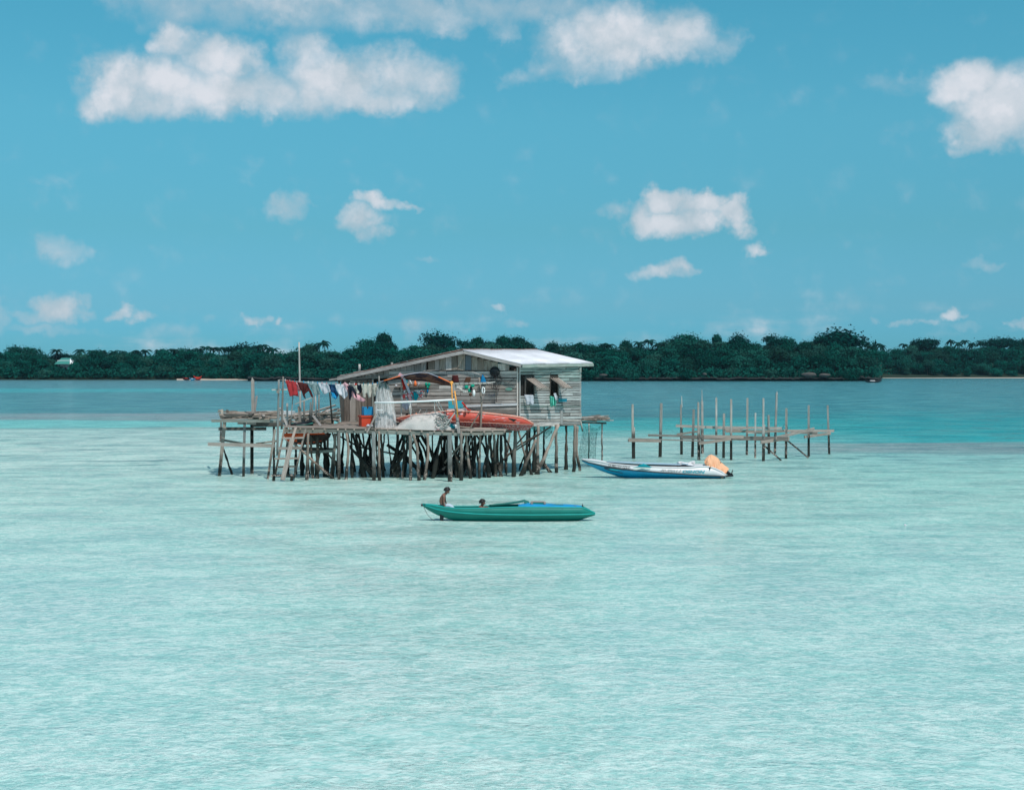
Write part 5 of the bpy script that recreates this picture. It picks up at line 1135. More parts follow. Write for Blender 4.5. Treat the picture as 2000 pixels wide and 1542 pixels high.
# ------------------------------------------------------------------ boats
def canoe(root, Dn, sheer, chine, keel, hw, low, up, rail, gun, inner, x0, x1, n=64, flare=.06, rail_r=.018, gun_r=.016, keelw=.0):
    """sheer, chine and keel lines read off the photo on the near side (distance Dn); hw half width in metres along the hull"""
    xs = [x0+(x1-x0)*i/n for i in range(n+1)]
    def pt(lst, x, side, f=1.0, dz_=0):
        h = lerp_list(hw, x); p = W(x, lerp_list(lst, x), Dn); p.y = Dn+lerp_list(hw, (x0+x1)/2)+side*h*f; p.z += dz_; return p
    def low_f(u, v):
        x = x0+(x1-x0)*u
        if v < .3: return pt(chine, x, -1).lerp(pt(keel, x, -1, keelw+.3), v/.3)
        if v < .5: return pt(keel, x, -1, keelw+.3).lerp(pt(keel, x, 0, 0, -.03), (v-.3)/.2)
        if v < .7: return pt(keel, x, 0, 0, -.03).lerp(pt(keel, x, 1, keelw+.3), (v-.5)/.2)
        return pt(keel, x, 1, keelw+.3).lerp(pt(chine, x, 1), (v-.7)/.3)
    MB().grid(low_f, n, 10).build('hull', low, root, solid=.012)
    for sd in (-1, 1):
        MB().grid(lambda u, v: pt(chine, x0+(x1-x0)*u, sd).lerp(pt(sheer, x0+(x1-x0)*u, sd, 1-flare), v), n, 2).build('side_board', up, root, solid=.014)
        MB().tube([pt(chine, x, sd, 1.02) for x in xs], rail_r, 6).build('rub_rail', rail, root)
        MB().tube([pt(sheer, x, sd, 1-flare) for x in xs], gun_r, 6).build('gunwale', gun, root)
    MB().grid(lambda u, v: pt(chine, x0+6+(x1-x0-12)*u, -.9+1.8*v, 1, .02), n, 4).build('floor', inner, root)
    for k in range(1, 6):
        x = x0+(x1-x0)*(.12+.76*k/6); 
        MB().tube([pt(sheer, x, -1, .88, -.01), pt(chine, x, -1, .9, .03)], .012, 5).tube([pt(sheer, x, 1, .88, -.01), pt(chine, x, 1, .9, .03)], .012, 5).build('rib', inner, root)
    return pt
gc = thing('boat', 'long narrow green wooden boat with two children aboard', 'boat', W(994, 1018, 37.8))
sheer = [(824, 986), (840, 987.8), (860, 990.2), (885, 992.3), (910, 992.8), (940, 992.4), (975, 990.8), (1010, 989.8), (1060, 990.2), (1110, 991), (1139, 991.6), (1150, 997), (1163.5, 1004)]
chine = [(824, 987), (835, 990.5), (850, 995), (870, 998.6), (895, 1001.3), (930, 1003.4), (980, 1004.6), (1040, 1005), (1100, 1004.8), (1163.5, 1005)]
keel = [(824, 987.6), (835, 995.5), (850, 1004), (865, 1010), (885, 1016), (920, 1019.5), (1000, 1021), (1090, 1020), (1130, 1016.5), (1145, 1011.5), (1163.5, 1005.6)]
hw = [(824, .012), (840, .10), (865, .2), (900, .28), (960, .34), (1040, .35), (1100, .31), (1139, .24), (1163.5, .03)]
gp = canoe(gc, 37.45, sheer, chine, keel, hw, M['boat_green'], M['boat_green'], M['boat_green_lite'], M['boat_green_lite'], M['boat_green_in'], 824, 1163.5)
def deckpatch(root, name, mt, a, b, pt, lst, dz_=.006, f=.94, crown=.0, mats=None):
    return MB().grid(lambda u, v: pt(lst, a+(b-a)*u, (-1+2*v), f, dz_+crown*math.sin(math.pi*v)*math.sin(math.pi*min(1, u*1.0))), 16, 6).build(name, mt, root, solid=.012)
deckpatch(gc, 'stern_deck', M['boat_green_lite'], 826, 864, gp, sheer)
deckpatch(gc, 'bow_deck', M['boat_green'], 1138, 1163, gp, sheer)
cv = [(1012, 988.5), (1020, 987), (1030, 985), (1045, 985.4), (1080, 986.5), (1110, 987.5), (1130, 989), (1139, 991)]
o = MB().grid(lambda u, v: gp(cv, 1012+126*u, -.93+1.86*v, 1, .0)-Vector((0, 0, .075*abs(-1+2*v)**3*(1-u*.6)))+Vector((0, 0, .01*noise.noise(Vector((u*9, v*4, 0))))), 40, 10).build('sheet', M['sky_blue'], None, solid=.01); tag(o, 'bright blue sheet covering the fore part of the green boat', 'sheet')
m = MB(); m.grid(lambda u, v: gp([(955, 989.5), (985, 986.5), (1010, 983), (1026, 979.5)], 955+71*u, .9-.7*v*u, 1, -.03*v), 16, 3); m.build('inner_board', M['boat_green_in'], gc, solid=.014)
m = MB(); m.grid(lambda u, v: gp([(1024, 980), (1034, 983.5)], 1024+10*u, .9-.9*v, 1, -.05*v), 6, 4); m.build('inner_board', M['boat_green_in'], gc, solid=.014)
for a, b, y, lab in ((1071, 1100, 985.3, 'long dark green board lying on the blue sheet of the green boat'), (1106, 1126, 987.2, 'short dark board lying near the bow on the blue sheet')):
    tag(MB().bar(W(a, y, 37.75), W(b, y+.7, 37.72), .2, .03, side=(0, 0, 1)).build('board', M['boat_green_in'] if a < 1100 else M['door']), lab, 'board')
bx = thing('box', 'small green box with wooden ends standing on the green boat', 'box', W(1051, 985, 37.75))
MB().bar(W(1041, 982.3, 37.75), W(1065, 982.3, 37.75), .14, .06, side=(0, 0, 1)).build('body', M['boat_green'], bx)
for a, b in ((1036.5, 1041), (1062, 1066)): MB().bar(W(a, 981.6, 37.72), W(b, 981.6, 37.72), .17, .05, side=(0, 0, 1)).build('end_board', M['frame_beam'], bx)
MB().bar(W(1038, 979, 37.75), W(1064, 979.3, 37.75), .15, .02, side=(0, 0, 1)).build('top_board', M['frame_beam'], bx)
tag(MB().tube([W(1139, 992, 37.7), W(1137.5, 984, 37.7)], .014, 6).build('peg', M['boat_black']), 'short dark peg standing on the pointed bow of the green boat', 'peg')
for x, y, r in ((824, 986, .03), (830, 985, .022)): MB().ball(W(x, y, 37.75), (r, r, r*1.1), 8, 6).build('knob', M['boat_black'], gc)
tag(MB().tube([W(828, 990, 37.7), W(831, 997, 37.7), (W(836, 1006, 37.7)), W(842, 1012, 37.7), W(848, 1016, 37.7), W(852, 1020, 37.7)], .006, 5).build('mooring_line', M['rope_dark']), 'thin mooring line trailing from the raised tip of the green boat', 'cord')
MB().bar(W(862.5, 1004, 37.72), W(863, 1018, 37.72), .02, .1, side=(1, 0, 0)).build('rudder', M['boat_black'], gc)

bb = thing('boat', 'white and blue speedboat with covered outboard engine', 'boat', W(1280, 935, 52.8))
sheer = [(1138, 898.6), (1160, 900.5), (1178, 903), (1190, 906), (1215, 908.5), (1241, 910.3), (1270, 911.5), (1300, 912.3), (1322, 912.5), (1345, 912.6), (1365, 911), (1383, 911.2), (1395, 914), (1410, 921), (1419, 928)]
chine = [(1138, 899.6), (1150, 904.5), (1180, 911), (1210, 915.6), (1240, 918.3), (1280, 921.7), (1320, 924.3), (1350, 926.6), (1385, 928.8), (1419, 930)]
keel = [(1138, 900.4), (1150, 907.5), (1170, 917), (1190, 924.5), (1213, 931.5), (1240, 936.5), (1300, 938.5), (1400, 938), (1419, 934)]
hw = [(1138, .015), (1160, .16), (1190, .34), (1230, .5), (1290, .58), (1360, .58), (1400, .54), (1419, .5)]
bp_ = canoe(bb, 52.25, sheer, chine, keel, hw, M['boat_blue'], M['boat_white'], M['boat_black'], M['boat_white'], M['boat_inner'], 1138, 1419, rail_r=.02, gun_r=.03, flare=.1)
deckpatch(bb, 'bow_deck', M['boat_white'], 1139, 1186, bp_, sheer, crown=.04, f=.9)
deckpatch(bb, 'stern_deck', M['boat_white'], 1356, 1419, bp_, sheer, crown=.03, f=.9)
MB().grid(lambda u, v: bp_([(1138, 901), (1500, 915)], 1188+168*u, -.86+1.72*v, 1, 0)*1.0, 24, 4).build('inner_floor', M['boat_inner'], bb)
MB().poly([bp_(sheer, 1419, -1, .9), bp_(sheer, 1419, 1, .9), bp_(keel, 1419, 1, .5), bp_(keel, 1419, -1, .5)]).build('transom', M['boat_white'], bb, solid=.03)
def nearline(lst, x, dz_=0, out=.02): q = bp_(lst, x, -1, 1.0, dz_); q.y -= out; return q
def hullpoly(name, mt, pts, root=bb):
    """flat print on the near topside or hull: x and a 0..1 height between keel and chine (below) or chine and sheer (above)"""
    m = MB(); v3 = []
    for x, f in pts:
        if f <= 1: p = bp_(keel, x, -1, .6).lerp(bp_(chine, x, -1), f); p += Vector((0, -.014, -.006))
        else: p = bp_(chine, x, -1).lerp(bp_(sheer, x, -1, .9), f-1); p += Vector((0, -.012, 0))
        v3.append(p)
    n = len(v3)//2
    for k in range(n-1): 
        i = len(m.v); m.v += [v3[k], v3[k+1], v3[-k-2], v3[-k-1]]; m.face((i, i+1, i+2, i+3))
    return m.build(name, mt, root)
hullpoly('bow_print', M['swoosh_dark'], [(1179, .66), (1183, .84), (1190, .93), (1202, .95), (1222, .97), (1222, .93), (1204, .86), (1193, .78), (1188, .68), (1184, .60)])
hullpoly('bow_print', M['swoosh_dark'], [(1180, .62), (1190, .60), (1200, .56), (1212, .56), (1218, .52), (1218, .46), (1210, .46), (1200, .44), (1190, .44), (1183, .52)])
hullpoly('bow_print', M['swoosh_cyan'], [(1190, .70), (1194, .82), (1204, .87), (1214, .90), (1213, .84), (1207, .78), (1204, .70), (1205, .66), (1195, .62), (1190, .66)])
def lettering(txt, x0, x1, f, hpx, mt, root, shear=.3, name='lettering', outline=None):
    a = bp_(chine, x0, -1).lerp(bp_(sheer, x0, -1, .9), f); b = bp_(chine, x1, -1).lerp(bp_(sheer, x1, -1, .9), f)
    for off, m_, o_ in (((.028, outline, .03),) if outline else ())+((.034, mt, 0),):
        cu = bpy.data.curves.new('lettering', 'FONT'); cu.body = txt; cu.size = 1; cu.shear = shear; cu.offset = o_; cu.extrude = .002
        ob_ = bpy.data.objects.new('lettering', cu); C.objects.link(ob_); dg = bpy.context.evaluated_depsgraph_get(); me = bpy.data.meshes.new_from_object(ob_.evaluated_get(dg)); bpy.data.objects.remove(ob_)
        xs = [v.co.x for v in me.vertices]; ys = [v.co.y for v in me.vertices]; W_ = max(xs)-min(xs); H_ = max(ys)-min(ys); d = (b-a); hh = hpx*52.2/F
        for v in me.vertices:
            u = (v.co.x-min(xs))/W_; q = (v.co.y-min(ys))/H_-.5; z = v.co.z; v.co = a+d*u+Vector((0, -off-z+.02*q*0, q*hh))
        c = sum((v.co for v in me.vertices), Vector())/len(me.vertices)
        for v in me.vertices: v.co -= c
        me.materials.clear(); me.materials.append(m_); o = bpy.data.objects.new(name, me); C.objects.link(o); o.parent = root; o.location = c-WL[root]; WL[o] = c
lettering('ST.MELLDY GOLD', 1189, 1231, .42, 6.2, M['boat_black'], bb, shear=.1)
lettering('SUPAU', 1290, 1331, .40, 6.0, M['boat_white'], bb, outline=M['boat_black'])
lettering('OSHON', 1333, 1377, .40, 5.8, M['swoosh_cyan'], bb, outline=M['swoosh_dark'])
MB().grid(lambda u, v: bp_(sheer, 1322+28*u, -.92+.5*v, 1, .03+.07*math.sin(math.pi*min(1, v*1.0))*math.sin(math.pi*u)), 10, 5).build('dark_seat', M['boat_black'], bb)
m = MB(); m.tube([bp_(sheer, 1328+(x*4), .1+.15*math.sin(x*1.2), 1, .1+.03*math.sin(x)) for x in range(9)], .06, 8); m.build('windscreen_rim', M['boat_white'], bb)
MB().grid(lambda u, v: bp_(sheer, 1330+28*u, -.3+1.0*v, 1, .04+.10*math.sin(math.pi*v)*math.sin(math.pi*u)**.6), 12, 6).build('console', M['boat_white'], bb, solid=.02)
MB().grid(lambda u, v: bp_(sheer, 1335+12*u, -.25+.45*v, 1, .09+.03*math.sin(math.pi*v)), 5, 4).build('console_top', M['boat_inner'], bb)
MB().tube([bp_(sheer, 1386, -.97, 1, 0), bp_(sheer, 1386.5, -.99, 1, -.09)], .018, 6).build('hinge', M['boat_black'], bb)
o = cloth_mesh([(1240, 912), (1257, 904.8), (1275, 912.6)], 52.2, .01, 3).build('cloth', M['teal'], None, solid=.01); tag(o, 'teal cloth folded in a peak over the side of the white and blue boat', 'cloth')
hullpoly('side_panel', plain('pale grey green panel', (.42, .52, .50), .5, .1), [(1238, 1.92), (1272, 1.95), (1268, 1.05), (1237, 1.05)])
# outboard engine under its cover
oe = thing('outboard_engine', 'outboard engine with dark leg behind the transom of the white and blue boat', 'engine', W(1424, 930, 52.8))
MB().tube([W(1407, 914, 52.8), W(1405, 905, 52.8), W(1393, 899, 52.8)], [.07, .10, .07], 10).build('cowling', M['boat_black'], oe)
MB().tube([W(1408, 912, 52.7), W(1420, 922, 52.7), W(1431, 929, 52.7)], [.08, .07, .04], 8).build('leg', M['boat_black'], oe)
for a in (0, 2.1, 4.2): c = W(1429, 923, 52.7); MB().bar(c, c+Vector((.04, math.cos(a)*.13, math.sin(a)*.13)), .06, .015, side=(1, 0, 0)).build('propeller_blade', M['stilt_grey'], oe)
MB().bar(W(1416, 929.5, 52.6), W(1432, 928, 52.6), .1, .07, side=(0, 0, 1)).build('bracket', M['boat_black'], oe)
# draped cover: front sheet + back sheet over a ridge
ridge = [(1376, 898), (1380, 893), (1384, 889), (1389, 887.2), (1396, 890), (1403, 895), (1408, 902), (1415, 908), (1422, 913), (1424, 916)]
low_ = [(1376, 904), (1379, 908.5), (1384, 911.5), (1389, 913), (1394, 918.5), (1399, 923), (1404, 928), (1409, 933.5), (1414, 932), (1420, 920)]
def cov(u, v):
    k = u*9; i = min(8, int(k)); f = k-i
    r_ = Vector((*ridge[i], 0)).lerp(Vector((*ridge[i+1], 0)), f); l_ = Vector((*low_[i], 0)).lerp(Vector((*low_[i+1], 0)), f)
    vv = abs(2*v-1); s_ = 1 if v > .5 else -1; x, y = r_.x+(l_.x-r_.x)*vv, r_.y+(l_.y-r_.y)*vv
    y2 = y if s_ < 0 else r_.y+(l_.y-r_.y)*vv*.55
    fold = .05*math.sin(u*15+v*7)*vv**.6+.055*math.sin(u*37-v*9)*vv+.025*math.sin(u*71+v*16)*vv+.06*noise.noise(Vector((u*7, v*5, 0)))
    return W(x, y2, 52.8+s_*(.06+.42*math.sin(vv*1.45)**.8)*(1-.25*u)+fold)
o = MB().grid(cov, 60, 28).build('engine_cover', M['cover'], None, solid=.008); tag(o, 'apricot cloth draped over the outboard engine at the stern', 'cover')

rb = thing('boat', 'worn red boat stored on the deck with its pointed end over the edge', 'boat', W(905, 838, 52.9))
sheer = [(772, 818), (800, 811), (845, 806), (862, 803.6), (880, 803), (920, 804), (960, 808), (1000, 812.6), (1021, 816.2), (1030, 820.5), (1042.5, 828)]
chine = [(772, 819), (810, 819), (845, 820.5), (880, 822.5), (960, 826), (1000, 828), (1042.5, 829.5)]
keel = [(772, 820), (800, 832), (880, 836), (930, 838.5), (1000, 840), (1029, 839.5), (1042.5, 830.5)]
hw = [(772, .02), (800, .2), (850, .33), (920, .36), (980, .32), (1020, .25), (1042.5, .015)]
rbp = canoe(rb, 52.5, sheer, chine, keel, hw, M['boat_red_low'], M['boat_red'], M['boat_pink'], M['boat_pink'], M['door'], 772, 1042.5, gun_r=.026, rail_r=.011)
deckpatch(rb, 'bow_deck', M['boat_pink'], 985, 1041, rbp, sheer, f=.93)
deckpatch(rb, 'mid_deck', M['boat_pink'], 865, 920, rbp, sheer, f=.93)
m = MB(); a = [(992, 1.75), (1000, 1.72), (1010, 1.7), (1003, 1.3), (998, 1.5), (994, 1.6)]; v3 = [rbp(chine, x, -1).lerp(rbp(sheer, x, -1, .94), f-1)+Vector((0, -.012, 0)) for x, f in a]; m.poly(v3); m.build('broken_hole', M['dark_interior'], rb)
tag(MB().tube([W(880, 838, 52.1), W(915, 839, 52.0), W(958, 838.5, 52.1)], .035, 7, .1).build('driftwood', M['frame_beam']), 'pale crooked branch lying on the deck below the red boat', 'branch')
tag(MB().tube([W(895, 833, 52.15), W(925, 836, 52.1), W(968, 837, 52.2)], .03, 7, .1).build('driftwood', M['stilt_tan']), 'tan branch lying against the red boat bottom', 'branch')
# small orange boat hung under the deck
ub = thing('boat', 'small dark hulled boat with orange boards slung under the deck behind the ladder', 'boat', W(600, 868, 53.4))
def uh(u, v):
    a = math.pi*v; x = -1+2*u; k = max(0, 1-abs(x)**2.6); p = W(600+47*x, 846, 53.5); return Vector((p.x, p.y-math.cos(a)*.42*k**.5, p.z-.42*k**.6*math.sin(a)))
MB().grid(uh, 24, 12).build('hull', M['hull_brown'], ub, solid=.02)
for x0, x1, y0, y1, D in ((555, 574, 846, 854, 52.98), (576, 581, 845.5, 854, 52.96), (582, 597, 845.5, 853, 52.94), (598, 604, 845.5, 850, 52.94), (605, 634, 845.5, 848.5, 52.94), (560, 580, 858, 863, 53.0), (581, 588, 865, 867, 53.2), (598, 606, 864, 866, 53.2), (611, 617, 862.5, 864, 53.2), (623, 628, 860.5, 862, 53.2)):
    MB().bar(W(x0, (y0+y1)/2, D), W(x1, (y0+y1)/2-.6, D), .03, (y1-y0)*D/F, side=(0, 0, 1)).build('orange_board', M['orange_boat'], ub)
MB().bar(W(554, 853, 52.95), W(592, 850, 52.9), .03, .06, side=(0, 0, 1)).build('orange_board', M['orange_boat'], ub); MB().bar(W(556, 857, 53.0), W(576, 846, 53.0), .03, .05, side=(0, 0, 1)).build('orange_board', M['orange_boat'], ub)

# ------------------------------------------------------------------ bare stilt frame
fr = thing('unfinished_jetty', 'bare frame of weathered posts and nailed beams standing in the shallows', 'jetty', (11.5, 64, 0))
POSTS = [(1236.5, 789, 1237.5, 895, 3.0), (1291.5, 787, 1289, 892, 2.9), (1331, 790, 1331, 887, 2.3), (1355, 799, 1352, 892, 2.6), (1365, 785, 1365, 898, 2.5), (1371, 783, 1372, 885, 2.5), (1399, 777, 1399, 888, 2.1), (1414, 807, 1413, 894, 2.5), (1428, 779, 1428, 898, 2.2), (1460, 777, 1458.5, 888, 2.3), (1475.5, 806, 1475, 894, 1.8),
         (1492, 777, 1491, 900, 2.5), (1501, 810, 1502, 886, 2.3), (1517, 767, 1513, 885, 2.1), (1536, 797, 1535, 895, 2.6), (1579.5, 791, 1579.5, 891, 2.4), (1616.5, 791, 1620, 886.5, 2.1)]
for i, (xt, yt, xb, yb, r) in enumerate(POSTS):
    D = Dw(yb); k = D/F; b = W(xb, yb, D)-Vector((0, 0, .3)); t_ = W(xt, yt, D)
    j = .42 if i in (0, 2, 11, 4) else None
    m = MB()
    if j: mid_ = b.lerp(t_, .62); m.bar(b, mid_, 2*r*k, 1.6*r*k, side=(.1, -1, 0)); m.bar(b.lerp(t_, .45)+Vector((-.03, -.05, 0)), t_+Vector((-.03, -.05, 0)), 1.5*r*k, 1.1*r*k, side=(.1, -1, 0), taper=.85)
    else: m.bar(b, t_, 2*r*k, 1.5*r*k, side=(R.uniform(-.3, .3), -1, 0), taper=.8)
    m.build('post', M['frame_post'], fr)
for (x, y0, y1, D) in ((1331.5, 773, 795, 67.4), (1371, 761, 790, 68), (1399, 775, 785, 66.5), (1517.5, 764, 770, 68)): MB().bar(W(x+.4, y1, D-.1), W(x, y0, D-.1), .05, .04, side=(0, -1, 0), taper=.4).build('spike', M['fascia'], fr)
BE = [(1227, 860, 64.0, 1291, 861, 65.0, 5), (1228, 856, 63.9, 1375, 861, 63.0, 2.2), (1266, 849.5, 65.2, 1372, 852, 64, 4), (1330, 853, 64.4, 1540, 857, 62.6, 8), (1375, 852, 63, 1452, 853, 63, 6), (1365, 866, 62.8, 1428, 857, 63.0, 5), (1320, 831, 67.3, 1445, 837, 67.2, 5), (1368, 833.5, 67.8, 1527, 836, 68.1, 4.5),
      (1417, 842, 66.4, 1540, 841.5, 66.8, 4.5), (1416, 839.5, 65.6, 1464, 835.5, 66.6, 3.5), (1514, 855, 62.7, 1590, 837, 65.6, 5.5), (1486, 863.5, 62.3, 1541, 855.5, 63.5, 6), (1571, 853, 65.6, 1622, 846, 67.5, 5), (1530, 841, 66.6, 1629, 841, 67.6, 5), (1545, 844, 66, 1597, 846, 65.5, 4.5), (1322, 848, 66.9, 1366, 842, 66.8, 3.5), (1460, 845, 66.5, 1500, 846, 66.8, 2.5)]
for (xa, ya_, Da, xb, yb, Db, h_) in BE:
    MB().bar(W(xa, ya_, Da-.12), W(xb, yb, Db-.12), .05, h_*Da/F, side=(0, 0, 1), rag=.01).build('beam', M['frame_beam'], fr)
for (xa, ya_, xb, yb, D) in ((1494, 871, 1526, 899, 62.8), (1538, 860, 1579, 893.5, 64.6)): MB().bar(W(xa, ya_, D), W(xb, yb, D), .07, .05, side=(0, -1, 0)).build('brace', M['frame_post'], fr)
ring(W(1533.5, 836, 64.0), .11, .16, .008, 'rope_dark', 'thin loop of dark cord hung on a post of the bare stilt frame', 'cord', 'cord')
tag(MB().ball((768*36.55/F, 36.55, .01), (.035, .03, .03), 8, 6, jit=.15).build('float', M['off_white']), 'tiny white float drifting alone on the open water to the right', 'float')

# ------------------------------------------------------------------ the two children
def skinned(name, verts, edges, mt, parent, root_i=0, sub=2, pivot=None):
    """verts: (px, py, depth offset, radius in px)"""
    D = 37.80; k = D/F
    me = bpy.data.meshes.new(name); P_ = [W(x, y, D)+Vector((0, dy, 0)) for x, y, dy, r in verts]; c = pivot or P_[0]
    me.from_pydata([tuple(p-c) for p in P_], edges, []); o = bpy.data.objects.new(name, me); C.objects.link(o)
    md = o.modifiers.new('skin', 'SKIN'); md.use_smooth_shade = True; md.branch_smoothing = .4
    if not me.skin_vertices: me.skin_vertices.new()
    for i, (x, y, dy, r) in enumerate(verts):
        rr = r if isinstance(r, tuple) else (r, r); me.skin_vertices[0].data[i].radius = (rr[0]*k, rr[1]*k); me.skin_vertices[0].data[i].use_root = (i == root_i)
    s2 = o.modifiers.new('sub', 'SUBSURF'); s2.levels = sub; s2.render_levels = sub
    me.materials.append(mt)
    if parent is not None: o.parent = parent; o.location = c-WL[parent]
    else: o.location = c
    WL[o] = c; return o
def hand(V, E, wi, x, y, d, sx, sy, sd):
    """five separate slightly bent fingers from the wrist vertex wi; (sx, sy) points along the fingers in px"""
    V.append((x, y, d, (1.5, .9))); p = len(V)-1; E.append((wi, p))
    for q, (l, o_) in enumerate(((1.5, -.026), (1.9, -.009), (1.8, .009), (1.4, .026))):
        V.append((x+sx*.9, y+sy*.9, d+o_, .48)); V.append((x+sx*(1+l*.55), y+sy*(1+l*.55)+.4, d+o_*1.15, .45)); V.append((x+sx*(1+l), y+sy*(1+l)+1.1, d+o_*1.2, .4)); n = len(V); E += [(p, n-3), (n-3, n-2), (n-2, n-1)]
    V.append((x+sx*.4, y+sy*.4-.2, d-sd*.045, .5)); V.append((x+sx*1.2, y+sy*1.2, d-sd*.055, .45)); n = len(V); E += [(p, n-2), (n-2, n-1)]
def head(V, E, ni, x, y, tilt, s=1.0):
    """head from the neck vertex: skull, face, jaw, nose; tilt in radians (positive looks down), face towards +x"""
    c, q = math.cos(tilt), math.sin(tilt)
    def pt(a, b): return x+(a*c-b*q)*s, y+(a*q+b*c)*s
    idx = []
    for a, b, r in ((-.6, 3.6, (3.6, 3.4)), (.2, .6, (5.0, 4.9)), (.1, -3.2, (5.0, 4.9)), (-.2, -5.6, (3.4, 3.3))): X, Y = pt(a, b); V.append((X, Y, 0, (r[0]*s, r[1]*s))); idx.append(len(V)-1)
    E += [(ni, idx[0]), (idx[0], idx[1]), (idx[1], idx[2]), (idx[2], idx[3])]
    for a, b, r in ((5.0, 1.0, .8), ): X, Y = pt(a, b); V.append((X, Y, 0, r*s)); E.append((idx[1], len(V)-1)); X, Y = pt(a+1.0, b+.9); V.append((X, Y, 0, .6*s)); E.append((len(V)-2, len(V)-1))
    X, Y = pt(3.3, 5.0); V.append((X, Y, 0, (1.9*s, 1.7*s))); E.append((idx[0], len(V)-1))
    for sd in (-1, 1): X, Y = pt(-.4, .6); V.append((X, Y, sd*.066*s, .9*s)); E.append((idx[1], len(V)-1)); X, Y = pt(-1.0, .2); V.append((X, Y, sd*.078*s, (1.2*s, .6*s))); E.append((len(V)-2, len(V)-1))
    return pt
def face_bits(pt, parent, s=1.0, D=37.80):
    for sd in (-1, 1):
        X, Y = pt(4.2, -.9); MB().ball(W(X, Y, D)+Vector((0, sd*.028*s, 0)), .009*s, 8, 6).build('eye', M['eye'], parent)
        X, Y = pt(4.6, -2.2); MB().bar(W(X, Y, D)+Vector((0, sd*.015*s, 0)), W(X-.3, Y, D)+Vector((0, sd*.042*s, 0)), .008, .007).build('eyebrow', M['hair'], parent)
    X, Y = pt(4.9, 3.2); MB().tube([W(X, Y, D)+Vector((-.004, -.022*s, 0)), W(X, Y, D)+Vector((.004, 0, 0)), W(X, Y, D)+Vector((-.004, .022*s, 0))], .006*s, 6).build('mouth', M['maroon'], parent)
def hair_cap(pt, parent, s=1.0, D=37.80, tuft=False):
    m = MB(); X0, Y0 = pt(-.7, -1.9); c = W(X0, Y0, D); X1, Y1 = pt(-.7, -11.9); up = (W(X1, Y1, D)-c).normalized(); X2, Y2 = pt(9.3, -1.9); fw = (W(X2, Y2, D)-c).normalized(); sd = Vector((0, 1, 0))
    def f(u, v):
        a = 2*math.pi*u; low_lim = 1.95-.85*max(0, math.cos(a))**.6 if math.cos(a) > 0 else 1.95+.1*abs(math.cos(a))
        th = v*low_lim; r = (.083+.004*math.sin(a*11+v*9)+.004*math.sin(a*23))*s
        return c+(fw*math.cos(a)*1.08+sd*math.sin(a)*.93)*math.sin(th)*r+up*math.cos(th)*r*1.02
    m.grid(f, 28, 10)
    for k in range(60):
        a, v = R.random(), R.uniform(.05, .98); p = f(a, v); n = (p-c).normalized(); m.tube([p-n*.006, p+n*.006+Vector((.004, 0, -.004)), p+n*.008+Vector((R.uniform(-.004, .012), 0, -.02))], [.006, .004, .0015], 4)
    if tuft: p = c+up*.085*s; m.tube([p, p+up*.02+fw*-.004, p+up*.038+fw*.002], [.008, .005, .002], 5)
    m.build('hair', M['hair'], parent, solid=.004)
# child seated on the stern
V = [(863.5, 987.5, 0, (7.4, 6.6)), (862.2, 981, 0, (6.2, 5.8)), (862.4, 975, 0, (6.6, 6.0)), (864.6, 969.4, 0, (7.2, 5.9)), (867.6, 965.4, 0, (4.4, 4.0)), (869.9, 963.2, 0, (2.9, 2.8))]
E = [(0, 1), (1, 2), (2, 3), (3, 4), (4, 5)]
pt1 = head(V, E, 5, 873.0, 958.9, .42, .98)
for sd in (-1, 1):
    n = len(V); V += [(866.8, 965.8, sd*.10, (3.1, 2.9)), (868.0, 968.8, sd*.135, 2.4), (867.2 if sd < 0 else 869, 978.5, sd*.15, 1.75), (868.6 if sd < 0 else 872, 986.6, sd*.15, 1.3)]
    E += [(3, n), (n, n+1), (n+1, n+2), (n+2, n+3)]; hand(V, E, n+3, 869.8 if sd < 0 else 873, 988.8, sd*.155, 1.6, .35, sd)
    n = len(V); V += [(866, 989, sd*.07, (4.2, 4.0)), (878.5, 986.4, sd*.10, 2.7), (887, 994, sd*.10, 2.0), (888, 1003, sd*.10, 1.5), (892.5, 1004, sd*.10, (1.3, 1.5))]
    E += [(0, n), (n, n+1), (n+1, n+2), (n+2, n+3), (n+3, n+4)]
boy1 = skinned('person', V, E, M['skin'], None); tag(boy1, 'bare backed child sitting on the raised stern of the green boat, looking down', 'person')
face_bits(pt1, boy1, .98); hair_cap(pt1, boy1, .98, tuft=True)
vs = [(863, 988, 0, (7.3, 6.3)), (862, 983.2, 0, (5.9, 5.3))]; es = [(0, 1)]
for sd in (-1, 1): n = len(vs); vs += [(866.5, 989, sd*.07, (4.8, 4.7)), (872, 988, sd*.09, 4.0)]; es += [(0, n), (n, n+1)]
skinned('shorts', vs, es, M['jeans_dark'], boy1)
for sd in (-1, 1): skinned('trouser_leg', [(869.5, 987.3, sd*.09, 3.7), (878.5, 986.4, sd*.10, 3.3), (887, 993.5, sd*.10, 2.6)], [(0, 1), (1, 2)], M['jeans_light'], boy1)
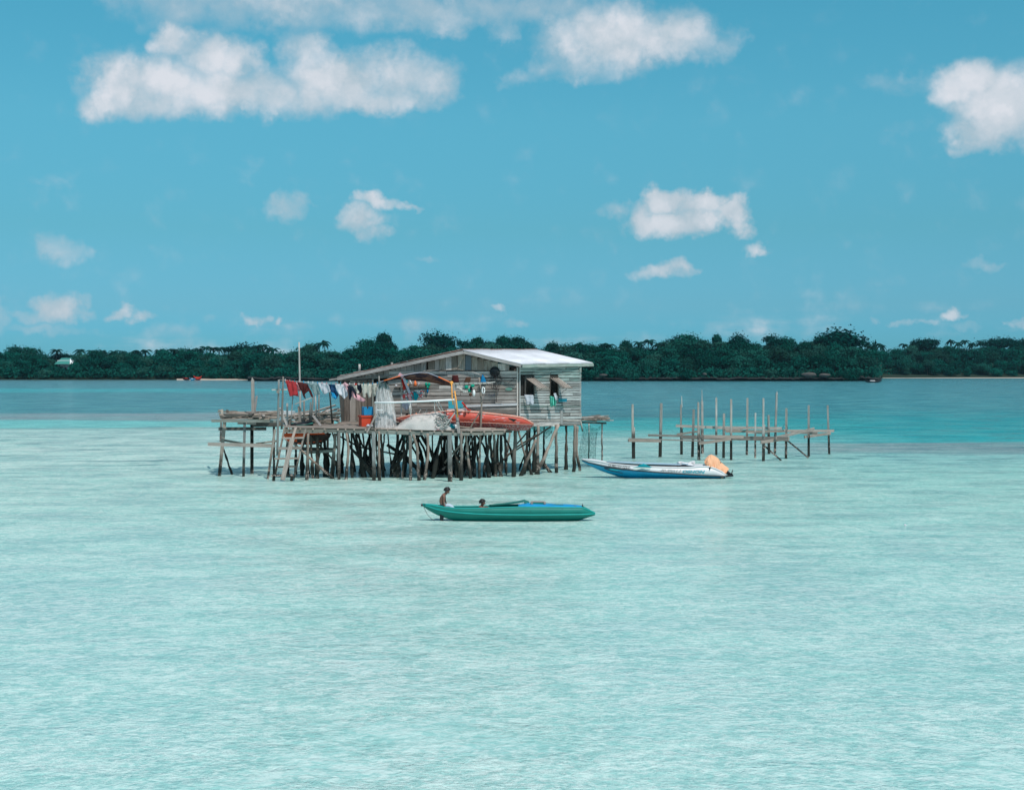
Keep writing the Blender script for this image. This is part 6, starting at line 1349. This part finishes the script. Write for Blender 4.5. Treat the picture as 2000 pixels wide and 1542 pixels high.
# child sunk low in the boat, head and shoulders above the rail
V = [(937, 1003, 0, (6.2, 5.4)), (937, 998, 0, (5.2, 4.8)), (937.2, 991.3, 0, (6.6, 5.2)), (939.3, 988.6, 0, (3.8, 3.4)), (940.8, 987.0, 0, (2.7, 2.6))]
E = [(0, 1), (1, 2), (2, 3), (3, 4)]
pt2 = head(V, E, 4, 942.6, 981.9, .12, .96)
for sd in (-1, 1):
    n = len(V); V += [(937.6, 989.4, sd*.10, (2.9, 2.7)), (939.5, 989.8, sd*.14, 2.4), (946, 991.0, sd*.16, 1.9), (951.5, 990.2, sd*.10, 1.3)]; E += [(2, n), (n, n+1), (n+1, n+2), (n+2, n+3)]; hand(V, E, n+3, 953.5, 991.0, sd*.08, 1.4, .3, sd)
    n = len(V); V += [(941, 1003.5, sd*.07, 3.9), (953, 999, sd*.10, 2.7), (962, 1004, sd*.10, 1.9), (967, 1003.4, sd*.10, 1.3)]; E += [(0, n), (n, n+1), (n+1, n+2), (n+2, n+3)]
boy2 = skinned('person', V, E, M['skin'], None); tag(boy2, 'child sunk low in the middle of the green boat, only head and bare shoulders showing', 'person')
face_bits(pt2, boy2, .96); hair_cap(pt2, boy2, .96)
skinned('shorts', [(937, 1003.5, 0, (6.8, 6.0)), (937, 1000, 0, (5.7, 5.2)), (941.5, 1003.5, .07, 4.4), (949, 1001, .09, 3.6), (941.5, 1003.5, -.07, 4.4), (949, 1001, -.09, 3.6)], [(0, 1), (0, 2), (2, 3), (0, 4), (4, 5)], M['jeans_dark'], boy2)
# air between here and the island
def haze_fn(m):
    t = NT(m.node_tree); v = t.n('ShaderNodeVolumePrincipled', None, Density=HAZE); v.inputs['Color'].default_value = (.45, .85, 1, 1); v.inputs['Anisotropy'].default_value = .3
    t.n('ShaderNodeOutputMaterial', None, Volume=v.outputs[0])
HAZE = .00006
if HAZE:
    hm = bpy.data.materials.new('thin sea haze'); hm.use_nodes = True; haze_fn(hm)
    m = MB(); m.v = [Vector((x, y, z)) for z in (-1.6, 34) for x, y in ((-900, -80), (900, -80), (900, 1030), (-900, 1030))]
    for f in ((3, 2, 1, 0), (4, 5, 6, 7), (0, 1, 5, 4), (1, 2, 6, 5), (2, 3, 7, 6), (3, 0, 4, 7)): m.face(f)
    o = m.build('haze', hm, None, kind='stuff')
